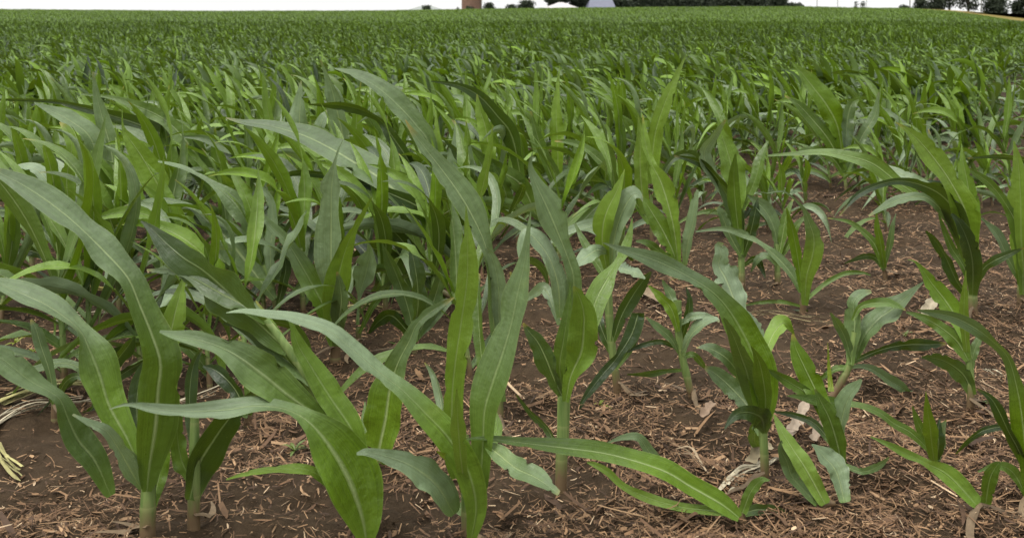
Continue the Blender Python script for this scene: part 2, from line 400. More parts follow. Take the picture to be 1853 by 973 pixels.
# ------------------------------------------------------------------ the corn plants of the foreground
# leaf code: b bright, m mid green, d dark side with painted shade, g grey green, s silvery from waxy bloom plus painted sky sheen, l light yellow green, y yellowed
# each leaf: stations x y width along its midrib from the attachment to the tip (picture units at the plant's distance)
HERO = [
("tall corn plant at the left with long wavy leaf arching up past the picture edge", (173, 640), [
 ("mg", "172,575,14 175,545,30 182,500,54 185,460,56 188,425,42 178,392,40 163,355,40 150,325,48 128,300,44 100,272,24 75,250,36 45,228,38 15,210,24 -12,198,8 -30,196,1"),
 ("l>", "190,480,30 195,420,36 203,375,32 212,340,14 217,317,1"),
 ("bg>", "165,550,12 150,515,26 128,475,40 117,440,46 105,410,34 92,385,16 60,360,28 30,345,30 0,333,20 -25,325,2"),
 ("dg", "130,580,14 112,540,30 92,515,36 80,490,28 68,465,22 35,445,28 5,422,32 -20,405,15 -40,392,2"),
 ("s<", "165,572,6 150,545,26 140,527,18 125,505,14 105,495,10 85,485,3"),
 ("d>", "172,570,12 168,530,30 162,500,34 160,470,30 165,440,22 176,415,4"),
 ("b", "176,600,10 186,560,20 192,530,18 196,505,3"),
 ], "173,640,20 173,610,19 174,575,18 176,540,15 179,510,11"),
("dark leafy corn plant just right of the tall one at the left edge", (227, 626), [
 ("d", "222,585,18 232,545,36 250,515,38 268,490,34 285,472,20 300,455,4"),
 ("m", "222,560,10 212,535,22 208,505,16 214,480,3"),
 ("d>", "228,560,10 226,520,14 222,470,16 226,430,14 238,405,3"),
 ], "227,626,16 227,590,15 228,550,14 228,510,12 228,480,10"),
("leaning corn plant with broad leaf bent over to a yellow torn tip", (432, 648), [
 ("bs<", "430,640,12 424,605,46 408,560,74 386,522,60 362,494,28 335,479,14 300,475,20 260,480,24 215,481,17 180,478,14 150,473,6 128,479,1"),
 ("b", "430,545,10 412,503,30 387,465,34 365,430,26 350,405,20 343,385,10 338,372,2"),
 ("mg", "382,492,14 345,468,36 310,440,50 280,418,38 255,405,22 228,397,20 205,393,14 187,388,4"),
 ("l>", "440,560,16 410,515,18 385,480,20 360,445,20 335,405,16 312,372,10 300,352,2"),
 ("g>", "365,450,10 335,420,26 310,400,24 285,385,14 262,372,4"),
 ("l<", "410,590,10 368,553,13 330,549,12 290,554,7 265,561,2"),
 ("d>", "338,412,14 300,375,34 270,345,44 240,318,44 215,302,36 195,285,28 180,270,16 165,258,2"),
 ("g>", "312,377,10 285,357,22 262,345,26 235,330,24 212,320,12 190,317,9 172,316,3"),
 ("d>", "390,495,10 350,440,26 325,405,30 300,388,22 280,380,12 262,378,3"),
 ], "432,648,19 428,610,18 418,560,16 395,500,14 365,445,13 335,405,11 312,374,7"),
("corn plant with tall upright pale leaf and long leaf swept out to the left", (550, 646), [
 ("bs<", "552,632,12 558,592,28 548,550,36 525,512,36 497,482,32 470,455,26 440,432,20 412,408,17 385,387,20 350,374,17 315,368,12 285,364,7 265,366,1"),
 ("l", "534,560,20 530,505,30 530,460,26 534,420,26 540,380,32 547,330,30 548,290,22 547,262,8 546,241,1"),
 ("l<", "545,575,12 540,535,16 537,500,20 536,475,10 535,455,2"),
 ("mg", "553,620,12 562,570,24 566,520,28 568,480,34 578,445,46 590,410,40 600,375,30 606,345,34 613,315,22 617,290,12 620,265,6 622,248,1"),
 ("s<", "532,602,20 512,568,36 482,545,30 452,534,18 430,529,12 418,531,4"),
 ("g<", "570,520,10 585,532,22 605,548,24 630,560,24 655,578,8"),
 ("y<", "562,578,14 550,552,24 535,540,14 520,533,8 512,528,2"),
 ("s>", "522,510,8 516,465,10 508,438,8 498,424,2"),
 ("g", "545,600,14 520,580,12 505,560,10 500,540,3"),
 ("b>", "556,560,10 575,520,16 583,500,14 580,480,4"),
 ], "550,646,20 550,610,19 549,575,18 547,540,15 543,510,12"),
("corn plant showing one broad blade with white midrib curling over at top", (447, 556), [
 ("bg", "446,548,22 444,530,38 452,490,46 457,455,44 466,425,26 480,398,20 488,380,14 503,366,16 520,355,10 532,348,2"),
 ("m>", "445,545,8 430,520,12 426,495,8 428,470,2"),
 ], None),
("corn plant whose grey leaf leans far up left over the middle rows", (585, 505), [
 ("g", "587,470,10 580,395,16 577,360,18 576,325,24 568,285,26 552,250,34 535,222,34 515,195,26 497,172,20 482,152,8 475,140,1"),
 ("s", "590,450,10 588,410,16 585,370,22 584,335,24 578,305,20 570,290,6"),
 ("m>", "575,470,8 566,430,16 562,390,18 560,350,14 562,320,3"),
 ("m>", "585,460,8 592,420,18 600,380,18 605,350,12 598,318,3"),
 ], None),
("corn plant on bare straw with thick pale stalk and broad bright right leaf", (657, 580), [
 ("b<", "663,470,8 669,440,20 681,412,38 684,388,40 684,365,34 678,345,20 672,335,4"),
 ("g", "672,390,12 672,360,20 672,325,20 664,298,24 652,268,34 640,240,32 628,215,18 621,195,8 624,178,1"),
 ("d", "661,468,6 650,445,16 640,420,26 630,400,22 620,388,14 613,378,3"),
 ("s<", "656,372,10 654,335,22 645,305,26 632,285,26 619,274,14 614,290,16 617,310,14 620,322,2"),
 ("m", "662,468,10 656,430,18 660,400,20 664,375,14 668,345,6 668,330,1"),
 ("d", "652,522,8 640,500,8 622,483,7 605,462,3"),
 ("g>", "655,350,5 640,300,12 622,275,10 605,262,10 590,257,8 576,259,3"),
 ("s>", "655,380,6 640,340,14 628,342,12 612,355,4"),
 ("b>", "688,398,14 697,355,30 712,325,26 730,298,16 738,275,10 741,255,1"),
 ], "657,580,14 658,540,14 660,500,14.5 661,465,15 664,430,11 668,400,8"),
("corn plant with silvery folded leaf tip and bare pale stalk behind the thick stalked one", (725, 464), [
 ("l", "711,315,8 706,285,18 707,262,26 712,245,26 722,225,16 729,208,6 732,198,1"),
 ("s", "716,312,6 719,285,18 724,262,24 732,242,28 742,228,24 750,230,8 753,236,1"),
 ("d<", "722,432,4 738,410,8 746,385,14 748,368,16 740,392,22 722,420,20 705,440,14 688,462,10 673,487,2"),
 ("d", "718,400,6 728,370,16 742,345,18 754,328,14 763,318,3"),
 ("s<", "712,296,3 700,293,16 685,302,18 671,314,4"),
 ("s", "716,306,4 730,314,12 745,320,12 756,326,3"),
 ("m>", "714,330,8 700,310,12 685,285,10 674,262,4"),
 ("d>", "718,415,6 705,385,14 697,360,12 690,340,3"),
 ], "725,464,11 721,435,9 717,405,9 714,370,10 712,330,9 712,295,7"),
("bushy corn plant with long leaf reaching left across the bare ground", (896, 574), [
 ("bg", "893,502,14 893,470,30 890,435,40 878,405,44 862,375,36 848,355,26 830,338,27 800,320,28 770,306,26 745,297,18 725,291,10 707,284,1"),
 ("d<", "896,507,6 893,490,30 880,483,22 865,484,14 855,493,8 849,502,2"),
 ("m<", "895,500,10 897,465,18 892,432,22 886,415,10 880,405,2"),
 ("g", "888,492,10 872,470,26 855,452,24 838,437,20 826,430,6"),
 ("g", "868,440,12 852,420,18 832,408,12 816,407,2"),
 ("s>", "868,375,16 858,345,28 850,325,30 842,310,22 845,297,22 842,287,14 848,285,2"),
 ("l>", "894,428,6 900,405,14 908,388,20 918,378,18 926,384,8 931,393,2"),
 ("g>", "893,432,8 891,405,14 885,385,18 875,370,12 868,358,3"),
 ("d<", "886,482,12 878,445,24 868,415,22 858,390,14 848,372,4"),
 ("m>", "892,510,8 887,500,14 884,515,14 891,528,3"),
 ], "896,574,10 896,540,10 894,505,10 890,475,9"),
("corn plant with one upright oval leaf beside the bushy plant", (987, 580), [
 ("b", "977,522,6 966,480,20 955,455,26 943,430,28 933,408,18 929,391,4"),
 ("m", "986,542,12 980,515,22 972,490,24 962,470,16 955,455,3"),
 ("s", "985,537,8 984,510,16 988,485,22 995,465,20 1005,452,14 1010,444,4"),
 ("m", "962,477,8 945,460,14 925,447,14 908,437,10 898,432,3"),
 ("d", "974,517,8 955,496,10 935,487,8 905,481,3"),
 ("y", "974,458,8 972,435,5 970,401,1"),
 ("g<", "988,545,6 1010,552,8 1030,545,9 1042,535,3"),
 ], "988,580,9 986,550,9 983,525,9 978,500,7"),
("corn plant at the picture bottom with one long bright leaf lying out to the left", (872, 616), [
 ("bm<", "866,606,20 845,590,24 810,570,26 775,550,26 715,532,23 660,524,20 610,518,13 570,513,7 545,515,3 528,522,1"),
 ("g", "862,600,10 815,575,12 775,548,15 760,528,15 748,512,12 730,512,8 712,518,2"),
 ("m", "870,600,12 880,575,14 892,562,10 902,562,2"),
 ("l", "855,600,10 790,592,12 735,572,13 712,552,12 695,543,8 688,541,2"),
 ("d", "872,600,10 890,596,14 915,600,12 935,614,3"),
 ], None),
("short corn plant with pale curled leaves in front of the straw at the bottom", (962, 606), [
 ("l", "967,590,16 945,550,24 930,527,22 918,508,14 912,496,10 907,485,3"),
 ("s", "990,588,14 980,552,26 966,535,24 956,524,10 951,520,2"),
 ("g", "958,590,10 930,560,16 922,540,18 915,525,10 916,515,2"),
 ], None),
("bent corn plant with kinked stalk and grey upper leaves", (972, 470), [
 ("g", "998,427,8 1000,400,18 1002,375,22 1000,355,14 1008,345,14 1021,341,5"),
 ("g", "1003,420,6 1012,395,18 1028,375,28 1050,358,22 1068,342,10 1082,330,2"),
 ("g", "998,422,6 990,395,12 981,378,12 973,366,3"),
 ("m", "999,375,4 1010,358,8 1035,354,12 1050,358,8 1061,363,2"),
 ("d", "1000,423,6 1020,414,7 1040,407,8 1065,403,14 1090,403,14 1108,402,3"),
 ("g", "994,431,4 1010,429,6 1025,434,10 1042,445,14 1058,455,12 1066,468,10 1070,476,2"),
 ("m", "994,431,5 980,432,8 968,439,7 957,446,2"),
 ], "972,470,9 984,450,9 995,428,9 1000,408,11 1003,388,10"),
("small bright rosette corn plant on straw at the lower right", (1098, 550), [
 ("b<", "1095,541,8 1092,520,16 1090,500,18 1087,480,10 1085,458,1"),
 ("m", "1094,537,8 1085,515,13 1076,495,11 1069,475,2"),
 ("s", "1098,539,8 1103,515,14 1106,500,10 1109,491,2"),
 ("d", "1097,540,6 1100,520,13 1099,505,11 1101,490,2"),
 ("m<", "1092,530,6 1068,507,12 1048,496,10 1030,483,10 1005,474,12 980,472,17 955,468,15 935,464,8 922,463,1"),
 ], "1098,550,9 1097,530,9"),
("corn plant below the rosette sending one bright leaf into the picture bottom", (1150, 612), [
 ("b", "1145,592,18 1112,557,24 1085,542,20 1060,530,14 1040,520,8 1020,511,2"),
 ("m", "1155,590,12 1160,560,18 1168,545,12 1172,540,2"),
 ], None),
("corn plant in the open straw with pointed upper leaf and dark drooping lower leaf", (1137, 484), [
 ("b", "1131,402,8 1122,375,20 1108,352,26 1093,333,20 1082,317,10 1072,306,3 1064,304,1"),
 ("l<", "1133,412,8 1130,375,12 1130,350,10 1132,316,1"),
 ("m", "1135,422,8 1122,400,22 1105,385,16 1085,373,12 1062,365,3"),
 ("d", "1140,462,10 1130,440,22 1112,425,20 1095,419,14 1080,418,3"),
 ("g", "1138,432,6 1142,410,11 1148,396,8 1152,383,2"),
 ], "1137,484,10 1138,455,9 1136,425,9 1131,392,8"),
("corn plant cut by the right picture edge with long leaf arching left", (1207, 598), [
 ("bg", "1205,585,10 1203,540,16 1198,490,26 1192,455,28 1182,420,22 1166,402,14 1145,385,20 1120,372,18 1095,366,12 1075,363,2"),
 ("d", "1203,550,8 1193,525,12 1182,505,12 1170,480,16 1160,465,10 1145,455,3"),
 ("d", "1200,510,10 1180,500,9 1155,503,8 1135,515,6 1120,531,2"),
 ("m", "1203,580,8 1186,552,14 1168,545,10 1146,552,3"),
 ("m", "1206,560,10 1214,510,20 1222,470,22 1228,440,12 1230,420,2"),
 ], None),
("big windblown corn plant at right with bright upright leaves and drooping dark ones", (1140, 373), [
 ("l<", "1139,315,14 1136,280,24 1130,245,36 1115,215,36 1098,190,34 1080,168,24 1063,152,10 1050,143,1"),
 ("b", "1141,295,10 1139,250,20 1134,215,20 1129,190,10 1127,168,1"),
 ("g>", "1130,255,10 1118,215,24 1103,190,18 1092,168,10 1088,151,1"),
 ("d<", "1139,315,10 1130,275,24 1118,245,26 1100,226,22 1075,215,18 1050,212,14 1025,218,11 1003,230,9 984,252,2"),
 ("g", "1122,275,8 1105,248,12 1085,231,12 1060,232,12 1040,240,10 1018,253,3"),
 ("m>", "1078,230,8 1050,212,16 1025,193,20 1000,184,16 965,178,9 930,180,6 900,182,3"),
 ("d<", "1140,345,10 1140,310,22 1135,285,22 1125,262,14 1115,250,4"),
 ("m", "1138,335,8 1128,310,10 1115,290,10 1105,265,6 1100,250,2"),
 ("s>", "1110,228,6 1085,216,10 1062,206,12 1040,197,10 1025,190,3"),
 ("d", "1142,335,6 1152,315,10 1165,305,12 1185,296,8 1200,290,2"),
 ("d>", "1138,350,8 1122,330,12 1108,300,12 1095,280,10 1085,270,3"),
 ], "1140,373,12 1140,340,11 1139,310,11"),
("corn plant at the right edge behind the big windblown one", (1197, 362), [
 ("m", "1199,345,10 1198,300,16 1192,265,22 1178,238,18 1162,217,14 1145,204,9 1125,193,3"),
 ("l", "1201,335,16 1197,280,26 1196,230,24 1193,190,14 1188,165,2"),
 ("d>", "1230,200,8 1200,187,8 1170,183,6 1134,185,2"),
 ("g", "1196,330,6 1180,300,12 1168,275,12 1150,255,3"),
 ("m", "1200,345,6 1215,310,14 1222,280,12 1230,260,2"),
 ], "1197,362,11 1198,330,11 1199,300,9"),
("yellow green corn plant on bare soil with one leaf reaching left", (941, 369), [
 ("lg<", "943,357,8 945,325,16 952,300,24 954,280,24 948,260,12 942,245,5 930,232,3 918,224,3 898,226,1"),
 ("b", "940,342,6 936,310,12 932,285,14 927,262,10 922,243,2"),
 ("g", "938,342,6 928,322,13 912,303,14 895,288,13 875,276,11 848,268,7 815,271,2"),
 ("m", "942,354,4 955,342,5 970,330,6 990,320,6 1010,319,5 1020,322,2"),
 ("m", "938,358,3 915,353,5 890,354,4 868,358,2"),
 ("d", "941,362,4 935,385,8 925,388,8 920,380,2"),
 ("d", "943,362,4 958,378,8 965,385,6 975,382,2"),
 ], "941,369,8 941,352,8 943,335,7"),
("slim young corn plant on bare soil left of the big windblown one", (1038, 328), [
 ("b", "1036,313,6 1032,285,10 1028,265,8 1027,247,1"),
 ("m", "1035,314,5 1026,288,10 1012,272,9 995,260,5 970,255,2"),
 ("d", "1036,316,4 1026,302,8 1012,300,7 990,308,2"),
 ("g", "1037,310,4 1043,285,8 1046,265,6 1050,250,1"),
 ], "1038,328,6 1036,310,6"),
("corn plant with grey upper leaf behind the yellow green one", (912, 343), [
 ("g", "911,303,6 909,275,12 900,252,18 888,238,16 876,228,3"),
 ("m", "913,300,6 918,270,12 922,250,10 930,232,2"),
 ("g", "910,310,4 898,300,8 888,305,8 880,318,2"),
 ("m", "913,305,4 925,285,8 935,262,8 950,250,2"),
 ], "912,343,7 911,310,7 911,285,6"),
("dark corn plant with bare lower stalk between two grey leaved ones", (870, 344), [
 ("d", "869,298,8 866,265,20 858,240,20 848,222,12 842,212,2"),
 ("g", "869,300,6 855,275,12 845,250,12 838,243,3"),
 ("d", "871,300,6 880,270,14 885,248,12 888,232,2"),
 ("m", "868,290,6 862,240,16 860,205,14 862,180,3"),
 ("d", "872,310,4 885,302,8 892,312,8 897,325,2"),
 ], "870,344,8 869,315,8 869,290,8"),
("slim corn plant with leaning pale stalk on straw in the centre", (813, 475), [
 ("l", "795,388,6 787,362,14 775,348,12 760,334,3"),
 ("g", "796,368,8 785,345,12 778,332,6 776,327,2"),
 ("s", "800,416,5 808,395,10 822,380,12 838,374,8 843,377,2"),
 ("s", "796,380,4 810,371,10 825,369,8 837,371,2"),
 ("g", "796,413,5 785,395,10 770,382,10 757,371,3"),
 ("d", "798,433,4 780,434,6 760,437,7 735,438,2"),
 ("d", "797,409,4 775,400,6 750,405,6 735,412,2"),
 ("m", "800,418,5 812,415,8 822,425,8 827,432,2"),
 ("d", "798,400,5 806,370,10 808,352,8 804,336,2"),
 ], "813,475,8 806,445,9 799,415,9 795,385,9 794,352,9"),
("corn plant with a blade hooked over darkly beside its light upright leaf", (800, 322), [
 ("b", "797,322,8 790,298,14 778,272,26 765,250,20 753,231,6 750,226,1"),
 ("l", "795,312,6 790,270,14 783,240,24 774,212,24 762,188,18 755,160,12 753,134,1"),
 ("s", "803,310,6 806,285,12 812,262,14 815,240,12 818,222,4"),
 ("m", "799,310,6 780,300,10 760,285,10 745,282,3"),
 ], None),
("corn plant with tallest slanting pale leaf in the middle rows", (764, 285), [
 ("l", "764,215,14 765,180,20 767,160,21 772,140,20 782,113,16 793,88,9 803,66,2"),
 ("l", "757,250,14 752,220,16 750,190,18 750,165,12 748,135,1"),
 ("m", "762,260,10 735,225,10 720,205,14 702,187,14 685,173,10 665,166,8 650,165,2"),
 ("d", "766,230,6 785,190,8 805,180,12 820,188,12 835,205,10 842,220,3"),
 ], None),
("corn plant with a bright leaf showing pale midrib right of the picture middle", (868, 285), [
 ("b", "865,250,8 862,215,28 853,180,26 845,155,12 841,137,1"),
 ("s", "860,245,8 835,205,14 825,180,16 836,160,12 850,140,3"),
 ("d", "866,250,8 845,215,14 828,195,12 815,188,10 790,182,3"),
 ("m", "870,245,8 885,210,14 892,185,12 900,165,3"),
 ], None),
("corn plant with a wide bright blade next to one dark hanging leaf", (992, 230), [
 ("b", "988,190,10 982,150,22 970,125,28 955,105,24 940,86,14 927,71,1"),
 ("d<", "1006,116,3 999,121,12 994,135,15 992,155,15 991,178,8"),
 ("m", "990,200,8 972,165,16 952,140,16 935,122,10 920,112,2"),
 ("g", "993,200,8 1010,160,12 1025,135,12 1030,108,2"),
 ("m", "990,205,8 975,185,10 950,175,10 920,190,3"),
 ], None),
("corn plant with thick pale stalk and silvery leaf tips near the left edge", (79, 360), [
 ("l", "76,285,8 80,240,14 78,215,20 80,195,18 84,170,16 78,152,14 70,143,2"),
 ("s", "72,258,10 60,220,16 45,200,16 30,195,10 16,195,2"),
 ("g", "73,302,5 55,275,10 30,258,12 0,250,8 -20,248,2"),
 ("d", "71,310,5 50,298,12 25,292,12 0,295,4"),
 ("d", "75,314,4 85,302,10 105,298,10 120,303,3"),
 ("s>", "82,260,8 88,235,14 86,215,14 70,195,12 50,180,3"),
 ("m", "72,270,6 50,240,14 25,225,14 0,228,10 -15,232,2"),
 ("d", "77,310,4 70,328,8 58,338,7 52,348,2"),
 ], "79,360,10 77,330,11 74,300,12 74,272,12"),
("corn plant with two pale ribbed leaves rising behind the silvery tipped one", (138, 320), [
 ("g", "136,250,6 133,200,18 130,175,24 122,145,20 114,115,12 109,84,3"),
 ("b", "138,260,6 134,225,18 125,203,18 112,187,10 98,173,2"),
 ("g", "130,250,6 116,195,20 105,160,24 80,140,20 60,130,14 40,120,2"),
 ("s", "140,270,5 148,235,10 150,215,10 145,205,2"),
 ], None),
("corn plant with light green oval leaf ending in a needle tip", (236, 362), [
 ("l", "232,335,10 226,300,20 212,265,22 195,235,24 180,207,34 164,180,28 150,160,14 144,148,4 143,127,1"),
 ("m", "230,340,8 218,335,16 205,330,18 190,310,18 180,295,3"),
 ("b", "234,340,8 240,310,14 235,285,14 225,270,3"),
 ], None),
("corn plant with a thin drooping tip and broad ribbed grey blade", (326, 378), [
 ("g", "322,350,8 300,322,24 282,298,40 262,275,34 240,256,22 225,243,14 205,237,12 185,234,9 160,240,7 135,254,4 122,263,1"),
 ("g>", "312,330,8 298,275,20 285,250,28 265,228,22 245,212,12 220,198,8 200,192,6 185,189,2"),
 ("b>", "300,290,8 297,260,18 290,235,16 275,205,10 265,190,1"),
 ("s", "318,330,8 317,290,14 320,265,14 318,235,10 306,220,7 298,214,2"),
 ("d", "325,360,6 332,330,12 335,310,12 330,290,3"),
 ], None),
("corn plant with two long dark leaves streaming left above the others", (262, 275), [
 ("d", "257,235,10 240,200,28 215,172,32 185,155,26 155,143,20 120,132,14 90,124,9 60,118,5 0,116,4 -20,118,2"),
 ("m", "250,225,10 232,185,26 212,158,28 190,138,22 160,124,14 130,114,6 95,110,3"),
 ("b", "262,240,10 260,200,18 253,175,14 252,150,2"),
 ("g", "265,240,8 290,190,10 260,172,12 238,162,10 215,160,3"),
 ], None),
("corn plant with broad silvery upright blade and white midrib", (393, 420), [
 ("s", "392,400,10 390,350,16 388,315,26 388,290,36 388,262,41 388,235,38 389,215,32 391,200,14 393,188,5 397,175,4 402,164,1"),
 ("l<", "388,385,16 390,350,30 397,320,32 404,295,22 414,270,10 425,250,8 436,230,1"),
 ("bg", "393,405,14 382,365,24 367,335,28 350,305,28 335,282,24 318,265,14 303,247,3"),
 ("g<", "394,405,10 398,370,20 400,350,22 398,330,12 395,318,3"),
 ], "393,420,12 393,395,12 391,370,10"),
("small corn plant with a silvery hanging leaf tip", (420, 412), [
 ("s", "420,380,4 422,345,6 428,322,28 432,305,28 434,293,12 431,285,2"),
 ("m", "421,390,4 436,360,8 448,345,8 455,340,2"),
 ], None),
("corn plant under the long grey overhead leaf in the middle rows", (545, 360), [
 ("g", "505,280,10 478,240,26 450,212,34 420,193,38 390,175,32 360,160,24 335,152,18 310,146,14 285,143,8 265,138,2"),
 ("d", "545,335,8 535,290,22 515,262,28 492,243,24 465,230,16 435,218,10 405,210,10 375,204,9 340,203,8 312,218,2"),
 ("s", "510,270,8 480,248,14 462,236,14 440,226,10 428,220,2"),
 ("l", "500,330,10 488,290,16 478,262,14 468,240,8 455,215,2"),
 ("d", "480,340,10 465,310,22 450,295,26 430,290,20 412,300,3"),
 ("d", "500,345,8 470,320,20 450,310,18 440,335,3"),
 ("d", "520,350,8 500,320,22 478,290,22 460,270,16 440,262,3"),
 ("b", "530,320,8 525,290,14 518,262,14 512,235,2"),
 ], None),
("dark shaded corn plant on the soil behind the tall pale upright leaf", (485, 412), [
 ("d", "487,400,8 478,360,18 466,325,18 455,300,12 448,285,2"),
 ("d", "484,395,8 460,370,16 445,375,14 432,390,3"),
 ("d", "488,395,8 505,360,18 515,330,16 520,305,3"),
 ("g", "486,400,6 505,375,16 520,358,16 535,350,3"),
 ("d", "486,390,8 490,350,18 486,310,18 478,280,3"),
 ("m", "487,400,6 475,410,12 462,425,10 455,438,2"),
 ], None),
("corn plant with one grey leaf slanting high over the left middle rows", (520, 285), [
 ("g", "514,230,8 503,170,18 487,146,26 468,125,26 447,106,22 425,92,16 405,84,8 392,80,2"),
 ("l", "515,270,10 513,220,18 513,190,20 512,160,12 511,130,1"),
 ("d", "500,230,6 480,190,16 460,160,16 445,140,14 425,129,13 400,123,12 380,122,7 362,122,2"),
 ("b", "500,260,8 480,215,16 465,190,12 452,170,2"),
 ], None),
("corn plant with two silver upright blades in the left middle rows", (400, 262), [
 ("s", "408,210,8 403,165,22 397,138,26 391,112,18 384,90,8 376,70,2"),
 ("l", "418,230,16 417,190,17 417,160,18 418,135,12 420,115,6 423,96,1"),
 ("s", "378,200,6 374,160,14 378,140,14 385,128,3"),
 ("m", "402,230,8 440,190,10 455,185,10 470,195,3"),
 ], None),
("corn plant with pointed silver blade left of the two silver bladed one", (350, 262), [
 ("s", "350,220,14 350,170,20 351,140,22 352,115,14 353,94,1"),
 ("b", "325,220,14 320,180,16 318,150,12 312,120,10 308,85,2"),
 ("b", "345,230,8 330,195,14 326,170,12 325,140,2"),
 ("d", "348,230,8 338,170,8 336,130,8 328,105,6 315,90,2"),
 ], None),
("corn plant with dark curved leaf over light ones in the centre", (607, 285), [
 ("d", "612,215,10 600,160,22 583,136,22 562,113,16 540,101,10 515,96,4 505,95,2"),
 ("l", "580,230,14 570,155,20 563,130,12 559,110,2"),
 ("m", "630,255,8 612,218,24 592,203,22 572,190,16 555,175,6 545,165,1"),
 ("m", "600,260,14 592,225,18 585,205,14 577,190,2"),
 ], None),
("corn plant with a silver blade half hidden by a dark curved leaf", (549, 290), [
 ("d<", "558,270,8 553,222,16 545,195,14 533,175,10 521,164,2"),
 ("s", "542,245,14 538,205,26 536,180,24 535,165,12 533,148,2"),
 ("g", "553,260,6 552,215,12 548,180,14 540,155,10 530,140,2"),
 ("l", "530,270,8 527,250,12 521,228,10 520,205,2"),
 ], None),
("corn plant with one light ribbed upright leaf in the centre rows", (657, 260), [
 ("l", "655,225,8 653,160,18 652,140,16 652,120,10 654,95,5 656,78,1"),
 ("g", "660,230,4 682,208,8 668,201,12 650,202,13 632,208,3"),
 ("m", "656,230,6 640,190,12 630,160,12 622,130,3"),
 ("g", "654,230,6 672,190,10 685,180,14 700,195,3"),
 ], None),
("low dark corn plant drooping over the straw between the tall left plants", (118, 478), [
 ("d", "118,458,8 135,425,14 150,405,18 158,393,3"),
 ("g", "115,458,6 95,432,10 70,425,12 40,432,9 25,428,2"),
 ("d", "119,462,8 140,440,10 165,425,11 174,420,2"),
 ("d", "117,460,8 108,478,10 95,488,8 85,500,2"),
 ("m", "118,455,8 112,425,13 105,405,12 92,395,3"),
 ], None),
("slender grey leaved corn plant near the left edge over pale dead stalks", (64, 492), [
 ("g", "64,470,6 58,435,12 48,405,16 42,385,14 36,374,3"),
 ("d", "64,472,6 52,450,10 35,440,9 18,450,2"),
 ("d", "65,472,6 76,448,10 90,440,9 100,448,2"),
 ], None),
("dark low corn plant on the soil under the leaning broad leaved one", (290, 500), [
 ("d", "290,485,8 275,455,16 255,435,18 238,428,3"),
 ("d", "291,485,8 305,450,16 312,425,14 318,408,2"),
 ("g", "290,488,6 268,478,12 245,478,12 225,490,3"),
 ("m", "291,482,8 292,445,14 285,415,12 280,395,2"),
 ], None),
]

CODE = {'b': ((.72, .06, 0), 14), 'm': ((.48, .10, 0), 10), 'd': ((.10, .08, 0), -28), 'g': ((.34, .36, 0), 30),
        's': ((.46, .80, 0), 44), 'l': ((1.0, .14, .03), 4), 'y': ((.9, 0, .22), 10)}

def parse(s):
    return np.array([[float(a) for a in q.split(',')] for q in s.split()])

